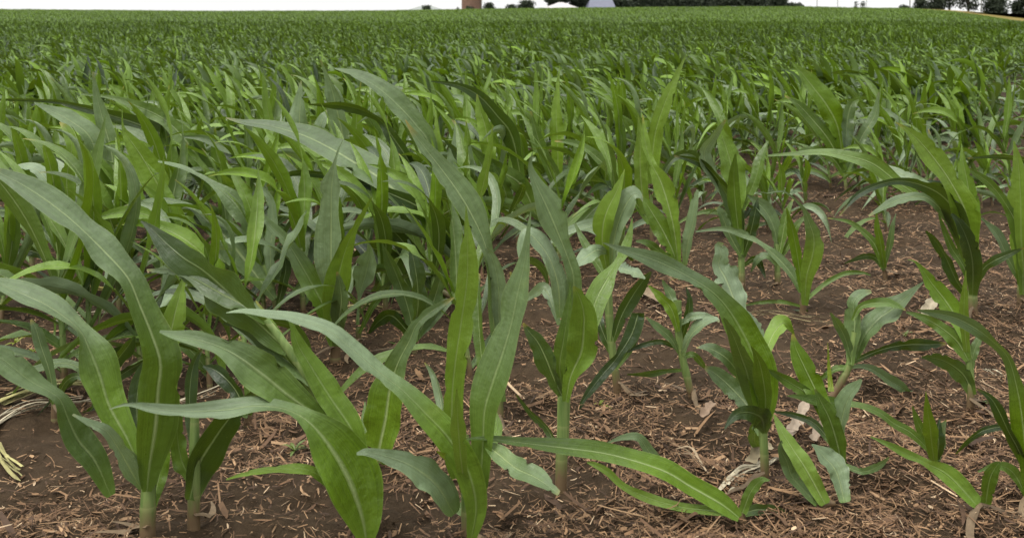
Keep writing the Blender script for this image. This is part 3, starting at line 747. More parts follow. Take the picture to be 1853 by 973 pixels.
def hero_leaf(code, stations, Yp, base, parent, order):
    c = code[0]
    c2 = code[1] if len(code) > 1 and code[1] in CODE else c
    n = 44
    t, S = catmull(parse(stations), n)
    S[:, 2] = np.maximum(S[:, 2], 0.4)
    dz = rnd.uniform(-0.09, 0.09)
    off = 0.004*order
    if '<' in code: dz = -rnd.uniform(0.08, 0.2); off -= 0.03
    if '>' in code: dz = rnd.uniform(0.06, 0.2); off += 0.03
    Yd = Yp+off+dz*t+0.03*np.sin(t*math.pi)*rnd.uniform(-1, 1)
    P = np.stack([(S[:, 0]-CX)*Yd/F, Yd, H0-(S[:, 1]-Y0)*Yd/F], 1)
    W = S[:, 2]*Yd/F
    W = np.minimum(W, (11+(S[:, 2].max()-6)*np.clip(t/0.16, 0, 1)**.7)*Yd/F) if S[0, 2] > 11 else W
    W = W*(1+0.035*np.sin(t*rnd.uniform(14, 24)+rnd.uniform(0, 6)))
    away = nrm(P-np.array([0, 0, H0]))
    T = nrm(np.gradient(P, axis=0))
    perp = nrm(np.cross(T, away))
    mid = perp[n//2]
    if (mid[2] if abs(mid[2]) > 0.25 else -mid[0]) < 0: perp = -perp
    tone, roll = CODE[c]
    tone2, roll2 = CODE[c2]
    blend = np.clip((t-.30)/.35, 0, 1); blend = blend*blend*(3-2*blend)
    r = np.radians(roll+(roll2-roll)*blend+rnd.uniform(-10, 10))+math.radians(20)*np.sin(t*rnd.uniform(2, 6)+rnd.uniform(0, 6))+math.radians(rnd.uniform(-24, 24))*(t-.5)
    W = W*0.96*(1-0.2*np.clip((t-.62)/.3, 0, 1)**2)
    span = np.hypot(np.diff(S[:, 0]), np.diff(S[:, 1])).sum()
    if span > 150 and rnd.random() < 0.5:
        t0 = rnd.uniform(.42, .74)
        W = W*(1-rnd.uniform(.25, .5)*np.exp(-((t-t0)/rnd.uniform(.09, .15))**2))
    # a waist in the traced outline is the blade turning edge-on: keep its real width and twist it there
    env = np.minimum(np.maximum.accumulate(W), np.maximum.accumulate(W[::-1])[::-1])
    Wt = env/np.clip(np.cos(r), 0.5, 1)
    r = np.sign(np.median(r)+1e-6)*np.arccos(np.clip(W/Wt, 0.2, 1.0))
    cr, sr = np.cos(r)[:, None], np.sin(r)[:, None]
    Lat = nrm(cr*perp+sr*away)
    Nor = nrm(np.cross(Lat, T))
    flip = np.sign((Nor*-away).sum(1)); flip[flip == 0] = 1
    if np.median(flip) < 0: Nor = -Nor
    fold = rnd.uniform(0.12, 0.42)
    Wt = Wt*0.93
    cz = np.cos(r)
    notch = np.ones((n, 2))
    for e in (0, 1):
        if rnd.random() < 0.45:
            for _ in range(rnd.randint(1, 3)):
                k = rnd.randint(8, n-4); notch[k, e] = rnd.uniform(.55, .88); notch[k+1, e] = rnd.uniform(.75, 1)
    V, Fc, UV = ribbon(P, Lat, Nor, Wt, 9, fold*(0.35+0.65*np.abs(cz)), rnd.uniform(0.04, 0.14)*np.abs(cz), rnd.uniform(0, 6.28), rnd.uniform(1.3, 3.2), notch)
    V[:, 2] = np.maximum(V[:, 2], 0.004)
    j = rnd.uniform(-.10, .10)
    bl = np.repeat(blend, 9)[:, None]
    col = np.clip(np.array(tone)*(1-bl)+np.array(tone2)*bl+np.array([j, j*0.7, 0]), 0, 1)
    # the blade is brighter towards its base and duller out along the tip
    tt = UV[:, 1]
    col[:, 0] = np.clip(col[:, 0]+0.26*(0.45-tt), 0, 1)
    return mesh_obj('leaf', V-base, Fc, M_LEAF, parent, UV, col)

def hero(label, bx, by, leaves, stalk):
    Yp = F*H0/(by-Y0)
    base = pt(bx, by, Yp)
    root = thing('corn_plant', label, 'corn plant', tuple(base), 'young corn plants standing in the field')
    if stalk:
        s = parse(stalk)
        _, S = catmull(s, 16)
    else:
        a = np.array([parse(st)[0] for _, st in leaves])
        top = a[np.argmin(a[:, 1])]
        med = np.median(a, axis=0)
        ww = 0.024*F/Yp
        S = np.array([[bx, by, ww], [(bx+med[0])/2, (by+med[1])/2, ww*.95], [med[0], med[1], ww*.85],
                      [0.5*(med[0]+top[0]), 0.5*(med[1]+top[1]), ww*.6]])
        if abs(med[1]-by) < 3: S[1:, 1] -= np.array([8, 16, 22])
        _, S = catmull(S, 14)
    Yd = np.full(len(S), Yp+0.02)
    P = np.stack([(S[:, 0]-CX)*Yd/F, Yd, H0-(S[:, 1]-Y0)*Yd/F], 1)
    P[0, 2] = -0.02
    R = S[:, 2]*0.5*Yp/F
    k = np.arange(len(R))
    R = R*(1+0.07*(k % 5 == 0))
    V, Fc = tube(P, R, 10, 0.8)
    mesh_obj('stalk', V-base, Fc, M_STALK, root)
    for i, (c, st) in enumerate(leaves):
        hero_leaf(c, st, Yp, base, root, i)
    if Yp < 5.2:
        for _ in range(rnd.randint(0, 2)):
            az = rnd.uniform(0, 6.28); L = rnd.uniform(.09, .20)
            tq = np.linspace(0, 1, 10)
            Sx = np.stack([np.cos(az+tq*.6)*L*tq, np.sin(az+tq*.6)*L*tq, .040*(1-tq)**2.5+.010*np.sin(tq*7)*(1-tq)+.012], 1)
            Tq = nrm(np.gradient(Sx, axis=0)); Lq = nrm(np.cross(Tq, [0, 0, 1.0])); Nq = nrm(np.cross(Lq, Tq))
            Vq, Fq, Uq = ribbon(Sx, Lq, Nq, .020*np.sin(np.pi*(.2+.75*tq)), 5, -.6, .25, rnd.uniform(0, 6), 2)
            Vq[:, 2] = np.maximum(Vq[:, 2], .012)
            dead = mesh_obj('leaf', Vq, Fq, M_STRAW, root, None, np.tile(np.array([.17, .12, .07])*rnd.uniform(.5, 1.1), (len(Vq), 1)), 'tint')
            dead['label'] = 'withered brown lower leaf'
    return root

for label, (bx, by), leaves, stalk in HERO:
    hero(label, bx, by, leaves, stalk)

# ------------------------------------------------------------------ generic corn plant (grown, not traced)
def grow(seed, nl=8, n=18, across=5, height=0.30, whorl=True):
    """Returns stalk (V,F) and a list of leaves (V,F,UV,col) for a windblown plant, wind from the right (+x)."""
    r = random.Random(seed)
    lean = r.uniform(-0.25, 0.02)
    hs = height*r.uniform(0.85, 1.15)
    zs = np.linspace(-0.02, hs, 8)
    P = np.stack([lean*(zs/hs)**2*hs*0.6, r.uniform(-.1, .1)*(zs/hs)**2*hs*0.5, zs], 1)
    stalk = tube(P, np.linspace(0.0125, 0.006, 8), 7)
    leaves = []
    az0 = r.uniform(0, math.pi)
    for i in range(nl):
        f = i/(nl-1)
        h = hs*(0.12+0.86*f)
        p = np.array([np.interp(h, zs, P[:, 0]), np.interp(h, zs, P[:, 1]), h])
        az = az0+math.pi*(i % 2)+r.uniform(-.5, .5)
        up = math.radians(38+38*f+r.uniform(-14, 10))
        L = (0.30+0.34*math.sin(math.pi*min(1, 0.25+0.62*f)))*r.uniform(0.85, 1.15)
        wmax = r.uniform(0.052, 0.084)*(0.75+0.35*f)
        ds = L/(n-1)
        bend = r.uniform(2.0, 5.0)*(1.15-0.62*f)
        wind = r.uniform(1.2, 3.6)
        if f > 0.74 and (whorl or r.random() < .25): wind *= .45; bend *= .35; up = max(up, math.radians(70)); wmax *= .85
        roll0 = r.uniform(-0.3, 0.3); rollr = r.uniform(-1.9, 1.9)
        d = np.array([math.cos(az)*math.cos(up), math.sin(az)*math.cos(up), math.sin(up)])
        S = [p]; T = []
        for k in range(n):
            T.append(d.copy())
            tt = k/(n-1)
            d = d+ds*np.array([-wind*(0.4+tt), r.uniform(-.6, .6), -bend*(0.35+1.6*tt)])
            d /= np.linalg.norm(d)
            S.append(S[-1]+d*ds)
        S = np.array(S[:n]); T = np.array(T)
        hv = np.cross(T, np.array([0, 0, 1.0]))
        az_side = np.array([-math.sin(az), math.cos(az), 0])
        hv = np.where(np.linalg.norm(hv, axis=1, keepdims=True) < 0.15, az_side, hv)
        for k in range(1, n):
            if (hv[k]*hv[k-1]).sum() < 0: hv[k] = -hv[k]
        hv = nrm(hv)
        tl = np.linspace(0, 1, n)
        Nn = nrm(np.cross(hv, T))
        sgn = 1 if np.median(Nn[:, 2]) >= 0 else -1
        Nn = Nn*sgn
        ra = (roll0+rollr*tl)[:, None]
        Lat = np.cos(ra)*hv+np.sin(ra)*Nn
        No = np.cos(ra)*Nn-np.sin(ra)*hv
        Wd = wmax*np.clip((0.42+1.9*tl-1.6*tl**2)*(1-tl**3.2), 0.02, None)/0.95
        V, Fc, UV = ribbon(S, Lat, No, Wd, across, r.uniform(.2, .6), r.uniform(.05, .15) if across > 3 else 0.03, r.uniform(0, 6), r.uniform(1.8, 4))
        V[:, 2] = np.maximum(V[:, 2], 0.01)
        q = r.random()
        if f > 0.7 and q < (0.8 if whorl else .45): c = np.array([0.92, 0.10, 0.0])
        elif q < 0.20: c = np.array([0.35, 0.8, 0])
        elif q < 0.45: c = np.array([0.30, 0.35, 0])
        elif q < 0.70: c = np.array([0.10, 0.08, 0])
        else: c = np.array([0.45, 0.12, 0])
        c = c+np.array([r.uniform(-.12, .12), r.uniform(-.08, .1), 0])
        leaves.append((V, Fc, UV, np.clip(np.tile(c, (len(V), 1)), 0, 1)))
    return stalk, leaves

ROW, STEP = 0.76, 0.165
ROT = math.radians(2.5)
def row_points(y0, y1, half, step=STEP, row=ROW, jitter=0.05):
    """plants along drill rows that run nearly across the view"""
    out = []
    y = y0
    while y < y1:
        xm = half(y)
        xs = np.arange(-xm, xm, step)
        xs = xs+rng.uniform(-jitter, jitter, len(xs))
        ys = y+xs*math.tan(ROT)+rng.normal(0, 0.03, len(xs))
        out.append(np.stack([xs, ys], 1))
        y += row
    return np.vstack(out)

HALF_R = (FRAME_W-CX)/F
def half(y): return y*max(0.5, HALF_R)*1.06+0.5
pts = row_points(3.62, 9.9, half)
keep = []
for x, y in pts:
    px = CX+F*x/y; py = Y0+F*H0/y
    if y < 3 or px < -60 or px > FRAME_W+80: continue
    p = 0.92
    if px > 600:
        if py > 345: p = 0.0
        elif py > 300: p = 0.45 if px < 760 else 0.0
        elif py > 245: p = 0.85 if px < 830 else 0.42
        elif py > 205: p = 0.85 if px < 830 else 0.75
        elif py > 180: p = 0.8
    else:
        if py > 400 and px > 150: p = 0.7 if (px < 335 or 455 < px < 560) else 0.0
        elif py > 345: p = (0.92 if px < 570 else 0) if px > 170 else (0.85 if px > 60 else 0.3)
        elif py > 300: p = 0.92 if px > 150 else 0.6
    if 1090 < px < 1230 and 125 < py < 215: p *= 0.35
    if rng.random() < p: keep.append((x, y))
keep.sort(key=lambda q: q[1])
MAX_IND = 300-len(HERO)
IND = keep[:MAX_IND]
y_split = IND[-1][1] if len(keep) > MAX_IND else 9.9

protos = []
for k in range(12):
    st, lv = grow(100+k)
    root = thing('corn_plant', 'wind-swept young corn plant in the crowded green rows behind the nearest plants', 'corn plant', (0, 0, 0),
                 'corn plants crowding the rows behind the nearest ones')
    mesh_obj('stalk', st[0], st[1], M_STALK, root)
    for V, Fc, UV, col in lv:
        mesh_obj('leaf', V, Fc, M_LEAF, root, UV, col)
    protos.append(root)
proto_used = [False]*len(protos)
for i, (x, y) in enumerate(IND):
    k = rnd.randrange(len(protos))
    src = protos[k]
    if not proto_used[k]:
        o = src; proto_used[k] = True
    else:
        o = src.copy(); C.objects.link(o)
        for ch in src.children:
            c = ch.copy(); C.objects.link(c); c.parent = o
            c.matrix_parent_inverse = ch.matrix_parent_inverse.copy()
    px = CX+F*x/y
    small = 0.66 if (px > 820 and y < 7.2) else 1.0
    s = rnd.uniform(0.85, 1.2)*small*np.interp(y, [4.2, 6, 9], [1.0, .97, .92])
    o.location = (x, y, float(terrain(np.array(x), np.array(y))))
    o.rotation_euler = (rnd.uniform(-.08, .08), rnd.uniform(-.16, .05), rnd.uniform(-0.75, 0.75))
    o.scale = (s, s, s*rnd.uniform(.95, 1.1))
for k, u in enumerate(proto_used):
    if not u:
        for ch in list(protos[k].children): bpy.data.objects.remove(ch)
        bpy.data.objects.remove(protos[k])

# ------------------------------------------------------------------ the rest of the field: one mass of corn
def pack(seed, nl, n, across, height=0.32):
    st, lv = grow(seed, nl, n, across, height, False)
    Vs, Fs, UVs, Cs = [], [], [], []
    o = 0
    for V, Fc, UV, col in lv:
        Vs.append(V); Fs.append(Fc+o); UVs.append(UV); Cs.append(col); o += len(V)
    return np.vstack(Vs), np.vstack(Fs), np.vstack(UVs), np.vstack(Cs)

def mass(P, protos, scl, tall):
    Vs, Fs, UVs, Cs = [], [], [], []
    o = 0
    which = rng.integers(0, len(protos), len(P))
    for k, (V, Fc, UV, col) in enumerate(protos):
        Q = P[which == k]
        m = len(Q)
        if not m: continue
        a = rng.normal(0, 0.8, m); s = rng.uniform(0.68, 1.25, m)*scl
        s = s*np.interp(Q[:, 1], [9, 14, 26], [1.18, 1.02, 0.92])*(0.80+0.42*vnoise(Q[:, 0]*0.45, Q[:, 1]*0.2, 5))
        ca, sa = np.cos(a)*s, np.sin(a)*s
        X = V[None, :, 0]*ca[:, None]-V[None, :, 1]*sa[:, None]+Q[:, 0:1]
        Yy = V[None, :, 0]*sa[:, None]+V[None, :, 1]*ca[:, None]+Q[:, 1:2]
        Z = V[None, :, 2]*(s*tall)[:, None]+terrain(Q[:, 0], Q[:, 1])[:, None]
        Vs.append(np.stack([X, Yy, Z], -1).reshape(-1, 3))
        Fs.append((Fc[None]+(np.arange(m)*len(V))[:, None, None]).reshape(-1, 4)+o)
        UVs.append(np.tile(UV, (m, 1)))
        cc = np.tile(col, (m, 1)).reshape(m, len(V), 3).copy()
        kd = np.interp(Q[:, 1], [9, 18, 40], [0.95, 0.82, 0.74])[:, None]
        cc[:, :, 0] = cc[:, :, 0]*kd+np.interp(Q[:, 1], [20, 60, 150], [-0.03, 0.06, 0.16])[:, None]+(rng.normal(0, 1, m)*np.interp(Q[:, 1], [20, 80], [.14, .07]))[:, None]+0.16*(vnoise(Q[:, 0]*.12+9, Q[:, 1]*.05, 31)-.5)[:, None]
        cc[:, :, 1] = cc[:, :, 1]*0.8+rng.normal(0, 0.1, m)[:, None]
        Cs.append(np.clip(cc, 0, 1).reshape(-1, 3))
        o += m*len(V)
    return np.vstack(Vs), np.vstack(Fs), np.vstack(UVs), np.vstack(Cs)

rest = np.array(keep[MAX_IND:]) if len(keep) > MAX_IND else np.zeros((0, 2))
def cut(P):
    px = CX+F*P[:, 0]/P[:, 1]; py = Y0+F*H0/P[:, 1]
    k = (px > -40) & (px < FRAME_W+40)
    bare = (vnoise(P[:, 0]*0.5+3, P[:, 1]*0.35, 9) > 0.70) & (px > 880) & (py > 75)
    bare |= (px > 1140) & (px < 1215) & (py > 112) & (py < 200)
    return P[k & ~(bare & (rng.random(len(P)) < 0.8))]
lo, hi = pts[:, 1].max(), None
m1 = cut(row_points(9.9, 24, half, 0.14, 0.62))
if len(rest): m1 = np.vstack([rest, m1])
m2 = cut(row_points(24, 70, half, 0.16, 0.62, 0.07))
m3 = cut(row_points(70, 150, half, 0.28, ROW, 0.15))
m4 = cut(row_points(150, 254, half, 0.55, 1.0, 0.3))
parts = [mass(m1, [pack(200+k, 8, 10, 3) for k in range(10)], 0.74, 1.05),
         mass(m2, [pack(300+k, 8, 6, 3) for k in range(10)], 0.72, 1.0),
         mass(m3, [pack(400+k, 8, 4, 2) for k in range(10)], 0.95, 0.75),
         mass(m4, [pack(500+k, 7, 3, 2) for k in range(8)], 1.6, 0.45)]
o = 0; VV, FF, UU, CC_ = [], [], [], []
for V, Fc, UV, col in parts:
    VV.append(V); FF.append(Fc+o); UU.append(UV); CC_.append(col); o += len(V)
fo = mesh_obj('corn_crop', np.vstack(VV), np.vstack(FF), M_FAR, None, np.vstack(UU), np.vstack(CC_))
tag(fo, 'endless dense rows of corn running back to the horizon', 'corn crop', kind='stuff')
print('individuals', len(IND), 'mass verts', o, [len(m) for m in (m1, m2, m3, m4)])

# ------------------------------------------------------------------ ground
def soil_material():
    m, n, o = new_mat('soil')
    geo = n.nodes.new('ShaderNodeNewGeometry')
    P = geo.outputs['Position']
    big = noise(n, P, 2.2, 4)
    mid = noise(n, P, 22, 5, 0.6)
    fin = noise(n, P, 140, 4, 0.65)
    col = ramp(n, big, [(0.3, (0.019, 0.0120, 0.0066)), (0.7, (0.046, 0.0300, 0.0165))])
    col = mixc(n, mth(n, 'MULTIPLY', fin, 0.55), col, (0.075, 0.050, 0.028))
    col = mixc(n, 1.0, col, mth(n, 'MULTIPLY_ADD', mid, 1.1, 0.45), 'MULTIPLY')
    p = n.nodes.new('ShaderNodeBsdfPrincipled')
    sx = n.nodes.new('ShaderNodeSeparateXYZ'); n.links.new(P, sx.inputs[0])
    far = mth(n, 'MULTIPLY', mth(n, 'SUBTRACT', sx.outputs[1], 14.0, clamp=False), 0.03, clamp=True)
    col = mixc(n, mth(n, 'MULTIPLY', far, 0.9), col, (0.016, 0.026, 0.007))
    n.links.new(col, p.inputs['Base Color'])
    p.inputs['Roughness'].default_value = 0.9
    p.inputs['Specular IOR Level'].default_value = 0.15
    b = n.nodes.new('ShaderNodeBump'); b.inputs['Strength'].default_value = 0.8; b.inputs['Distance'].default_value = 0.012
    hsum = mth(n, 'ADD', mid, mth(n, 'MULTIPLY', fin, 0.5))
    n.links.new(hsum, b.inputs['Height']); n.links.new(b.outputs[0], p.inputs['Normal'])
    n.links.new(p.outputs[0], o.inputs[0])
    return m
M_SOIL = soil_material()

def clod(x, y):
    f = np.clip((14-y)/6, 0, 1)
    h = 0.045*(vnoise(x*3, y*3, 1)-.5)+0.038*(vnoise(x*9, y*9, 2)-.5)+0.022*(vnoise(x*26, y*26, 3)-.5)+0.008*(vnoise(x*60, y*60, 4)-.5)
    return h*f
ys = np.concatenate([np.linspace(0.2, 9, 420), 9*np.exp(np.linspace(0.006, math.log(3000/9), 230))])
xs = np.concatenate([np.linspace(-2.6, -0.9, 40)[:-1], np.linspace(-0.9, 1.3, 460), np.linspace(1.3, 2.8, 40)[1:]])
YY, XX = np.meshgrid(ys, xs, indexing='ij')
XX = XX*(YY+0.6)
ZZ = terrain(XX, YY)+clod(XX, YY)
ZZ = np.where(YY > 420, np.minimum(ZZ, terrain(XX, np.full_like(YY, 420.0))), ZZ)
idx = np.arange(XX.size).reshape(XX.shape)
Fc = np.stack([idx[:-1, :-1], idx[:-1, 1:], idx[1:, 1:], idx[1:, :-1]], -1).reshape(-1, 4)
g = mesh_obj('ground', np.stack([XX, YY, ZZ], -1).reshape(-1, 3), Fc, M_SOIL)
tag(g, kind='structure')

# shredded straw lying all over the soil
def residue(N):
    u = rng.random(N)
    y = 1.9*np.exp(u*math.log(15/1.9))
    x = rng.uniform(-0.62, max(0.62, HALF_R*1.08), N)*y+rng.normal(0, .1, N)
    dens = 0.10+1.5*vnoise(x*1.6+7, y*1.6, 21)**1.3*vnoise(x*5, y*5, 22)*1.8
    px = CX+F*x/y
    dens = dens*np.interp(px, [0, 350, 520, 640], [0.45, 0.55, 0.8, 1.1])
    k = rng.random(N) < dens
    x, y = x[k], y[k]
    n = len(x)
    L = np.exp(rng.normal(math.log(0.019), 0.6, n)).clip(0.005, 0.12)
    Wd = np.exp(rng.normal(math.log(0.0024), 0.5, n)).clip(0.001, 0.011)
    a = rng.uniform(0, 2*np.pi, n)
    curl = rng.normal(0, 0.45, n)*(rng.random(n) < .6)
    pitch = rng.normal(0, 0.22, n)
    big = rng.random(n) < .006
    L = np.where(big, rng.uniform(.04, .13, n), L); Wd = np.where(big, rng.uniform(.005, .015, n), Wd)
    z = clod(x, y)+terrain(x, y)+rng.uniform(0.002, 0.012, n)
    ts = np.array([-.5, -.17, .17, .5])
    P = np.zeros((n, 4, 2, 3))
    tap = rng.uniform(.15, 1.0, (n, 2))
    for j, t in enumerate(ts):
        wk = Wd*(tap[:, 0] if j == 0 else tap[:, 1] if j == 3 else 1.0)
        ang = a+curl*t
        cx = x+np.cos(ang)*L*t; cy = y+np.sin(ang)*L*t
        cz = z+L*t*pitch+np.abs(pitch)*L*.5+0.25*L*np.abs(curl)*(t*t)*.4
        for q, sgn in enumerate((-1, 1)):
            P[:, j, q, 0] = cx-np.sin(ang)*wk*.5*sgn
            P[:, j, q, 1] = cy+np.cos(ang)*wk*.5*sgn
            P[:, j, q, 2] = cz+sgn*Wd*0.25*np.sin(a*5)
    base = np.arange(n)[:, None, None]*8
    loc = np.array([[2*j, 2*j+1, 2*j+3, 2*j+2] for j in range(3)])[None]
    Fc = (base+loc).reshape(-1, 4)
    pal = np.array([[.255, .172, .106], [.178, .115, .071], [.115, .073, .046], [.35, .25, .16], [.065, .042, .028], [.52, .43, .32]])
    c = np.array([.95, .83, .69])*pal[rng.choice(6, n, p=[.25, .27, .23, .09, .13, .03])]*rng.uniform(.7, 1.15, (n, 1))
    return P.reshape(-1, 3), Fc, np.repeat(c, 8, axis=0)
V, Fc, col = residue(360000)
r_ = mesh_obj('straw_litter', V, Fc, M_STRAW, None, None, col, 'tint')
tag(r_, 'shredded brown straw and chaff covering the dark soil', 'straw', kind='stuff')

# long dead stalks and husks on the soil
def dead_stalk(label, pts, wid, tint, name='dead_stalk', group=None, flat=True):
    s = np.array(pts, float)
    Yd = F*H0/(s[:, 1]-Y0)
    P = np.stack([(s[:, 0]-CX)*Yd/F, Yd, np.full(len(s), 0.0)], 1)
    P[:, 2] = clod(P[:, 0], P[:, 1])+0.016+np.array([0.0]+[rnd.uniform(0, .014) for _ in s[1:]])
    _, Q = catmull(P, 22)
    base = Q[0].copy()
    T = nrm(np.gradient(Q, axis=0)); side = nrm(np.cross(T, np.array([0, 0, 1.0])))
    t = np.linspace(0, 1, 22)
    Vs, Fs, Cs = [], [], []; oo = 0
    for k in range(6):
        off = rnd.uniform(-.75, .75)*wid; lo_, hi_ = (0, 22) if k < 2 else (rnd.randrange(0, 7), rnd.randrange(14, 23))
        Sx = Q+side*(off+wid*.35*np.sin(t*rnd.uniform(2, 7)+k))[:, None]+np.array([0, 0, 1.0])*(rnd.uniform(0, .5)*wid+.010*np.sin(t*5+k*2))[:, None]
        Sx = Sx+side*((t-.5)*rnd.uniform(-.03, .03))[:, None]
        Wd = wid*rnd.uniform(.35, .95)*np.interp(t, [0, .06, .9, 1], [.4, 1, .8, .15])
        Up = nrm(np.cross(side, T)); ra = rnd.uniform(-.6, .6)
        Vx, Fx, _u = ribbon(Sx[lo_:hi_], (math.cos(ra)*side+math.sin(ra)*Up)[lo_:hi_], Up[lo_:hi_], Wd[lo_:hi_], 4, -.5, .12, k, 3)
        Vs.append(Vx); Fs.append(Fx+oo); oo += len(Vx)
        Cs.append(np.tile(np.array(tint)*rnd.uniform(.5, 1.1), (len(Vx), 1)))
    V, Fc, tcol = np.vstack(Vs), np.vstack(Fs), np.vstack(Cs)
    o = mesh_obj(name, V-base, Fc, M_STRAW, None, None, tcol, 'tint')
    o.location = base
    tag(o, label, 'dead stalk', group)
    return o
PALE, OLIVE, TAN = (.50, .44, .31), (.36, .33, .14), (.36, .27, .17)
dead_stalk('longest pale olive dead stalk lying across the soil at the lower left edge', [(-40, 498), (20, 474), (70, 462), (140, 455)], .017, OLIVE)
dead_stalk('pale flattened dead stalk below the longest one at the left edge', [(-30, 520), (30, 490), (80, 476), (132, 470)], .014, PALE)
dead_stalk('thin pale dead stalk crossing the soil between the left plants', [(70, 510), (110, 500), (180, 492), (240, 462), (278, 452)], .009, PALE)
dead_stalk('yellowish dead stalk lying behind the thick pale stalk at the left', [(88, 337), (110, 343), (140, 346), (170, 350)], .012, (.45, .38, .12))
dead_stalk('grey dead stalk on the soil left of the tall pale upright leaf', [(62, 385), (90, 380), (125, 372), (150, 376)], .010, PALE)
dead_stalk('yellow dead stalk slanting up from the bottom left corner', [(-15, 510), (6, 540), (30, 566)], .014, OLIVE)
dead_stalk('long thin tan stick lying in front of the yellow green plant', [(865, 372), (905, 378), (950, 384), (992, 394)], .008, (.45, .38, .2))
dead_stalk('tan dead stalk lying on the soil in the middle of the picture', [(400, 372), (430, 371), (470, 367), (500, 372)], .010, OLIVE)
dead_stalk('pale dry stick lying at the foot of the bushy plant', [(845, 575), (868, 553), (890, 546), (925, 534)], .016, PALE)
dead_stalk('thin tan stick standing out on straw right of the bent plant', [(1155, 430), (1170, 436), (1182, 441)], .007, PALE)
dead_stalk('short broken tan stick on straw left of the bushy plant', [(792, 534), (810, 541), (828, 560)], .007, TAN)

def husk(label, pts, wid, tint):
    s = np.array(pts, float)
    Yd = F*H0/(s[:, 1]-Y0)
    P = np.stack([(s[:, 0]-CX)*Yd/F, Yd, clod((s[:, 0]-CX)*Yd/F, Yd)+0.02+s[:, 2]], 1)
    _, Q = catmull(P, 12)
    base = Q[0].copy()
    T = nrm(np.gradient(Q, axis=0))
    Lat = nrm(np.cross(T, np.array([0, -.5, 1.0])))
    Nor = nrm(np.cross(Lat, T))
    t = np.linspace(0, 1, 12)
    V, Fc, UV = ribbon(Q, Lat, Nor, wid*np.sin(np.pi*(0.16+0.72*t))**.5*(1+.25*np.sin(t*17+wid*900)), 7, .5, .22, wid*500, 1.8)
    V[:, 2] = np.maximum(V[:, 2], 0.012)
    tint = tuple(.5*c*k_ for c, k_ in zip(tint, (1, .92, .8)))
    o = mesh_obj('dry_husk', V-base, Fc, M_STRAW, None, None, np.tile(tint, (len(V), 1)), 'tint')
    o.location = base
    tag(o, label, 'dry husk')
husk('whitish dry husk leaning up beside the bushy plant stalk', [(925, 520, .0), (935, 512, .02), (945, 505, .05)], .034, (.62, .54, .46))
husk('small pale husk on straw right of the whitish leaning husk', [(952, 528, .0), (962, 522, .02), (972, 517, .015)], .030, (.55, .46, .38))
husk('dry husk heap piece lying against the foot of the bushy plant', [(878, 545, .0), (890, 538, .03), (905, 535, .03)], .035, (.56, .5, .36))
husk('grey brown husk scrap lying in front of the centre plant', [(745, 345, .0), (765, 357, .01), (785, 362, .01)], .06, (.42, .34, .25))
husk('pale husk scrap on straw beside the pointed leaf plant', [(1082, 378, .0), (1090, 372, .03), (1098, 369, .05)], .045, (.66, .62, .5))
husk('pale flat husk piece on the straw left of the bushy stalk', [(822, 500, .0), (830, 496, .012), (836, 490, .01)], .026, (.45, .34, .26))

# small weeds
def weed(label, x, y, n, size, tint, group=None):
    Yd = F*H0/(y-Y0); base = pt(x, y, Yd); base[2] = 0
    root = thing('weed', label, 'weed', tuple(base), group)
    Vs, Fs, UVs, Cs = [], [], [], []; o = 0
    for k in range(n):
        a = rnd.uniform(0, 6.28); L = size*rnd.uniform(.6, 1.1); up = rnd.uniform(.3, 1.1)
        t = np.linspace(0, 1, 7)
        S = np.stack([np.cos(a)*L*t*math.cos(up), np.sin(a)*L*t*math.cos(up), 0.01+L*(t*math.sin(up)-.45*t*t)], 1)
        T = nrm(np.gradient(S, axis=0)); Lat = nrm(np.cross(T, [0, 0, 1.0])); No = np.cross(Lat, T)
        V, Fc, UV = ribbon(S, Lat, No, size*.16*np.sin(np.pi*(.1+.88*t)), 3, .2)
        Vs.append(V); Fs.append(Fc+o); UVs.append(UV); o += len(V)
        Cs.append(np.tile(np.clip(np.array(tint)+rnd.uniform(-.1, .1), 0, 1), (len(V), 1)))
    mesh_obj('foliage', np.vstack(Vs), np.vstack(Fs), M_LEAF, root, np.vstack(UVs), np.vstack(Cs))
G = 'tiny weeds sprouting on the soil'
for x, y, s, lab in ((18, 405, .06, 'yellowing small weed tuft on the soil at the left edge'), (40, 415, .05, 'small weed tuft just right of the yellowing one at the left edge'),
                     (703, 478, .045, 'tiny yellow weed on straw right of the thick pale stalk'), (345, 532, .07, 'small wilted grey green seedling on soil at the bottom'),
                     (495, 308, .07, 'yellow weed under the leaves in the shaded centre'), (430, 360, .05, 'tiny orange tinged weed near the silvery hanging tip'),
                     (1062, 395, .045, 'tiny weed on soil behind the bent plant'), (790, 330, .05, 'tiny weed at the foot of the hooked leaf plant'),
                     (985, 345, .04, 'tiny yellow sprout on bare soil right of the yellow green plant'), (1150, 478, .04, 'tiny sprout at the foot of the pointed leaf plant')):
    weed(lab, x, y, 9, s, (.75, .1, .35) if 'yellow' in lab or 'orange' in lab else (.5, .3, .1), G)

# ------------------------------------------------------------------ far background
def zat(y, Y): return H0-(y-Y0)*Y/F
def xat(x, Y): return (x-CX)*Y/F

